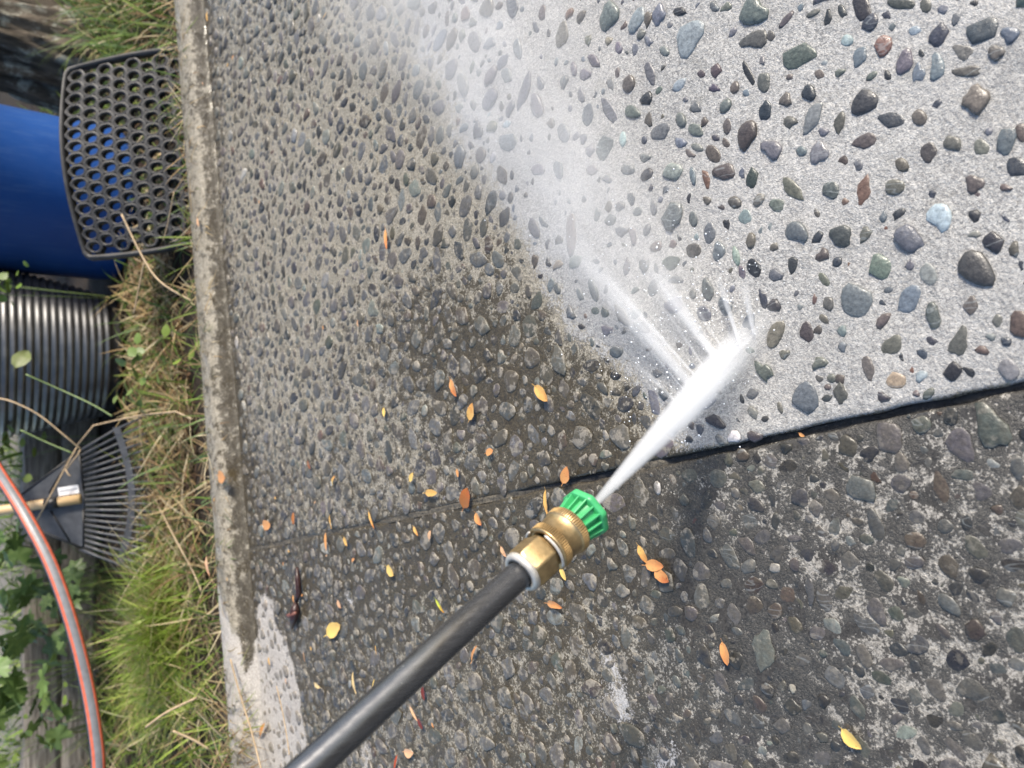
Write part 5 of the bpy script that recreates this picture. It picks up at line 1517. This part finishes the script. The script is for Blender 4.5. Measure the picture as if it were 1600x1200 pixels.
# ---- broad leaved weeds along the timber and by the tub
WEED = N("weed_leaf")
wa = WEED.n("ShaderNodeObjectInfo").outputs["Color"]
wn_ = WEED.mix(WEED.mr(WEED.noise(WEED.coord(), 6, 4), .3, .7), wa, WEED.mix(0.5, wa, (.16, .22, .06)))
nd = WEED.bsdf(wn_, .45, 0, None, .45)
tr_ = WEED.n("ShaderNodeBsdfTranslucent"); WEED.set(tr_.inputs[0], wn_)
mx = WEED.n("ShaderNodeMixShader"); mx.inputs[0].default_value = .25
WEED.t.links.new(nd.outputs[0], mx.inputs[1]); WEED.t.links.new(tr_.outputs[0], mx.inputs[2]); WEED.t.links.new(mx.outputs[0], WEED.out.inputs[0])
def lobed(seed, lobes=5, depth=.35):
    r = np.random.default_rng(seed)
    n = 40
    vs = [(0.12, 0, 0.02)]
    for k in range(n):
        t = k / n * 2 * math.pi
        rad_ = (0.5 + depth * .5 * abs(math.cos(lobes * t / 2))) * (1 - .55 * (abs(abs(t - math.pi)) < .35)) * (1 + .10 * math.cos(lobes * 4 * t) + r.normal(0, .02))
        vs.append((rad_ * math.cos(t) + .12, rad_ * math.sin(t), .10 * math.cos(lobes * t) * rad_ - .18 * rad_ ** 2))
    fs = [(0, 1 + k, 1 + (k + 1) % n) for k in range(n)]
    me = bpy.data.meshes.new("leaf")
    me.from_pydata(vs, [], fs)
    me.polygons.foreach_set("use_smooth", [True] * n)
    me.materials.append(WEED.m); me.update()
    return me
OVAL = []
for i in range(4):
    me = leaf_mesh(900 + i, wide=.62, bend=.10, cup=.12).copy(); me.materials.clear(); me.materials.append(WEED.m); OVAL.append(me)
LOB = [lobed(800 + i, 5 + (i % 2) * 2, .3 + .08 * i) for i in range(4)]
def weed(name, px, py, y, n, size, spread, colr, label, z0=None, oval=False):
    b0 = V(P(*sp(px, py, y)))
    root = Vector((b0.x, b0.y + .05, SOIL_Z if z0 is None else z0))
    e = empty(name, root)
    tag(e, label, "weed", "broad leaved weeds by the timber and the tub")
    r = np.random.default_rng(int(px * 7 + py))
    for k in range(n):
        tip = b0 + Vector((r.normal(0, spread), r.normal(0, spread * .5), r.normal(0, spread * .8)))
        midp = (root + tip) / 2 + Vector((0, 0, .02))
        if not oval or k % 12 == 0:
            v, f = tube([root, midp, tip], [.0013, .0010, .0007], 5)
            child(mesh_obj("stem", v, f, STALKG), e)
        o = bpy.data.objects.new("leaf", (OVAL if oval else LOB)[r.integers(4)])
        s = size * r.uniform(.7, 1.25)
        link(o, e)
        o.location = tip - root
        o.scale = (s, s, s)
        o.rotation_euler = (r.normal(.6, .4), r.normal(0, .4), r.uniform(0, 6.28))
        o.color = (*[float(q) for q in np.array(colr) * r.uniform(.75, 1.3)], 1)
weed("leafy_weed", 14, 930, 2.45, 16, .055, .085, (.09, .15, .05), "broad leaved weed at the upper end of the timber edging beside the hose")
weed("leafy_weed", 28, 1070, 2.45, 18, .06, .08, (.11, .18, .06), "broad lobed green weed hanging over the timber edging")
weed("leafy_weed", 12, 1175, 2.45, 12, .05, .07, (.09, .14, .04), "low green weed at the lower end of the timber edging")
weed("leafy_weed", 4, 1000, 2.60, 9, .07, .10, (.09, .15, .05), "leafy green weed sprawling on the path behind the timber edging", z0=.11)
weed("leafy_weed", 6, 870, 2.60, 8, .06, .08, (.10, .17, .05), "dark green weed on the path just above the rake handle's end of the hose", z0=.11)
weed("leafy_weed", 8, 450, 2.2, 26, .026, .035, (.10, .17, .03), "curly light green weed between the blue barrel and the rim of the tub", oval=True)
weed("leafy_weed", 10, 690, 2.4, 20, .028, .045, (.14, .19, .04), "yellowish leafy weed below the rim of the black tub", oval=True)
weed("leafy_weed", 88, 930, 2.30, 12, .04, .06, (.035, .065, .025), "dark green weed behind the hose near the rake")
weed("leafy_weed", 293, 560, 1.60, 9, .028, .03, (.20, .28, .04), "small bright yellow green weed against the kerb by the tub", oval=True)
weed("leafy_weed", 215, 545, 1.74, 9, .028, .03, (.11, .17, .04), "small green weed at the foot of the black tub", oval=True)
weed("leafy_weed", 205, 630, 1.78, 8, .022, .02, (.15, .21, .06), "little pale green weed between the tub and the rake tines", oval=True)
weed("leafy_weed", 85, 1130, 2.2, 16, .022, .06, (.14, .20, .03), "fine yellow green weed beside the hose at the timber", oval=True)
# wilted leaf stuck to the tub
o = bpy.data.objects.new("wilted_leaf", OVAL[1])
wl = V(P(34, 562, td(34, 562, tc.y - R1 - .012)))
o.location = wl; o.scale = (.06, .055, .12); o.rotation_euler = (1.2, .5, .5); o.color = (.17, .19, .08, 1)
tag(link(o), "wilted grey green leaf stuck on the ribs of the black tub", "leaf")
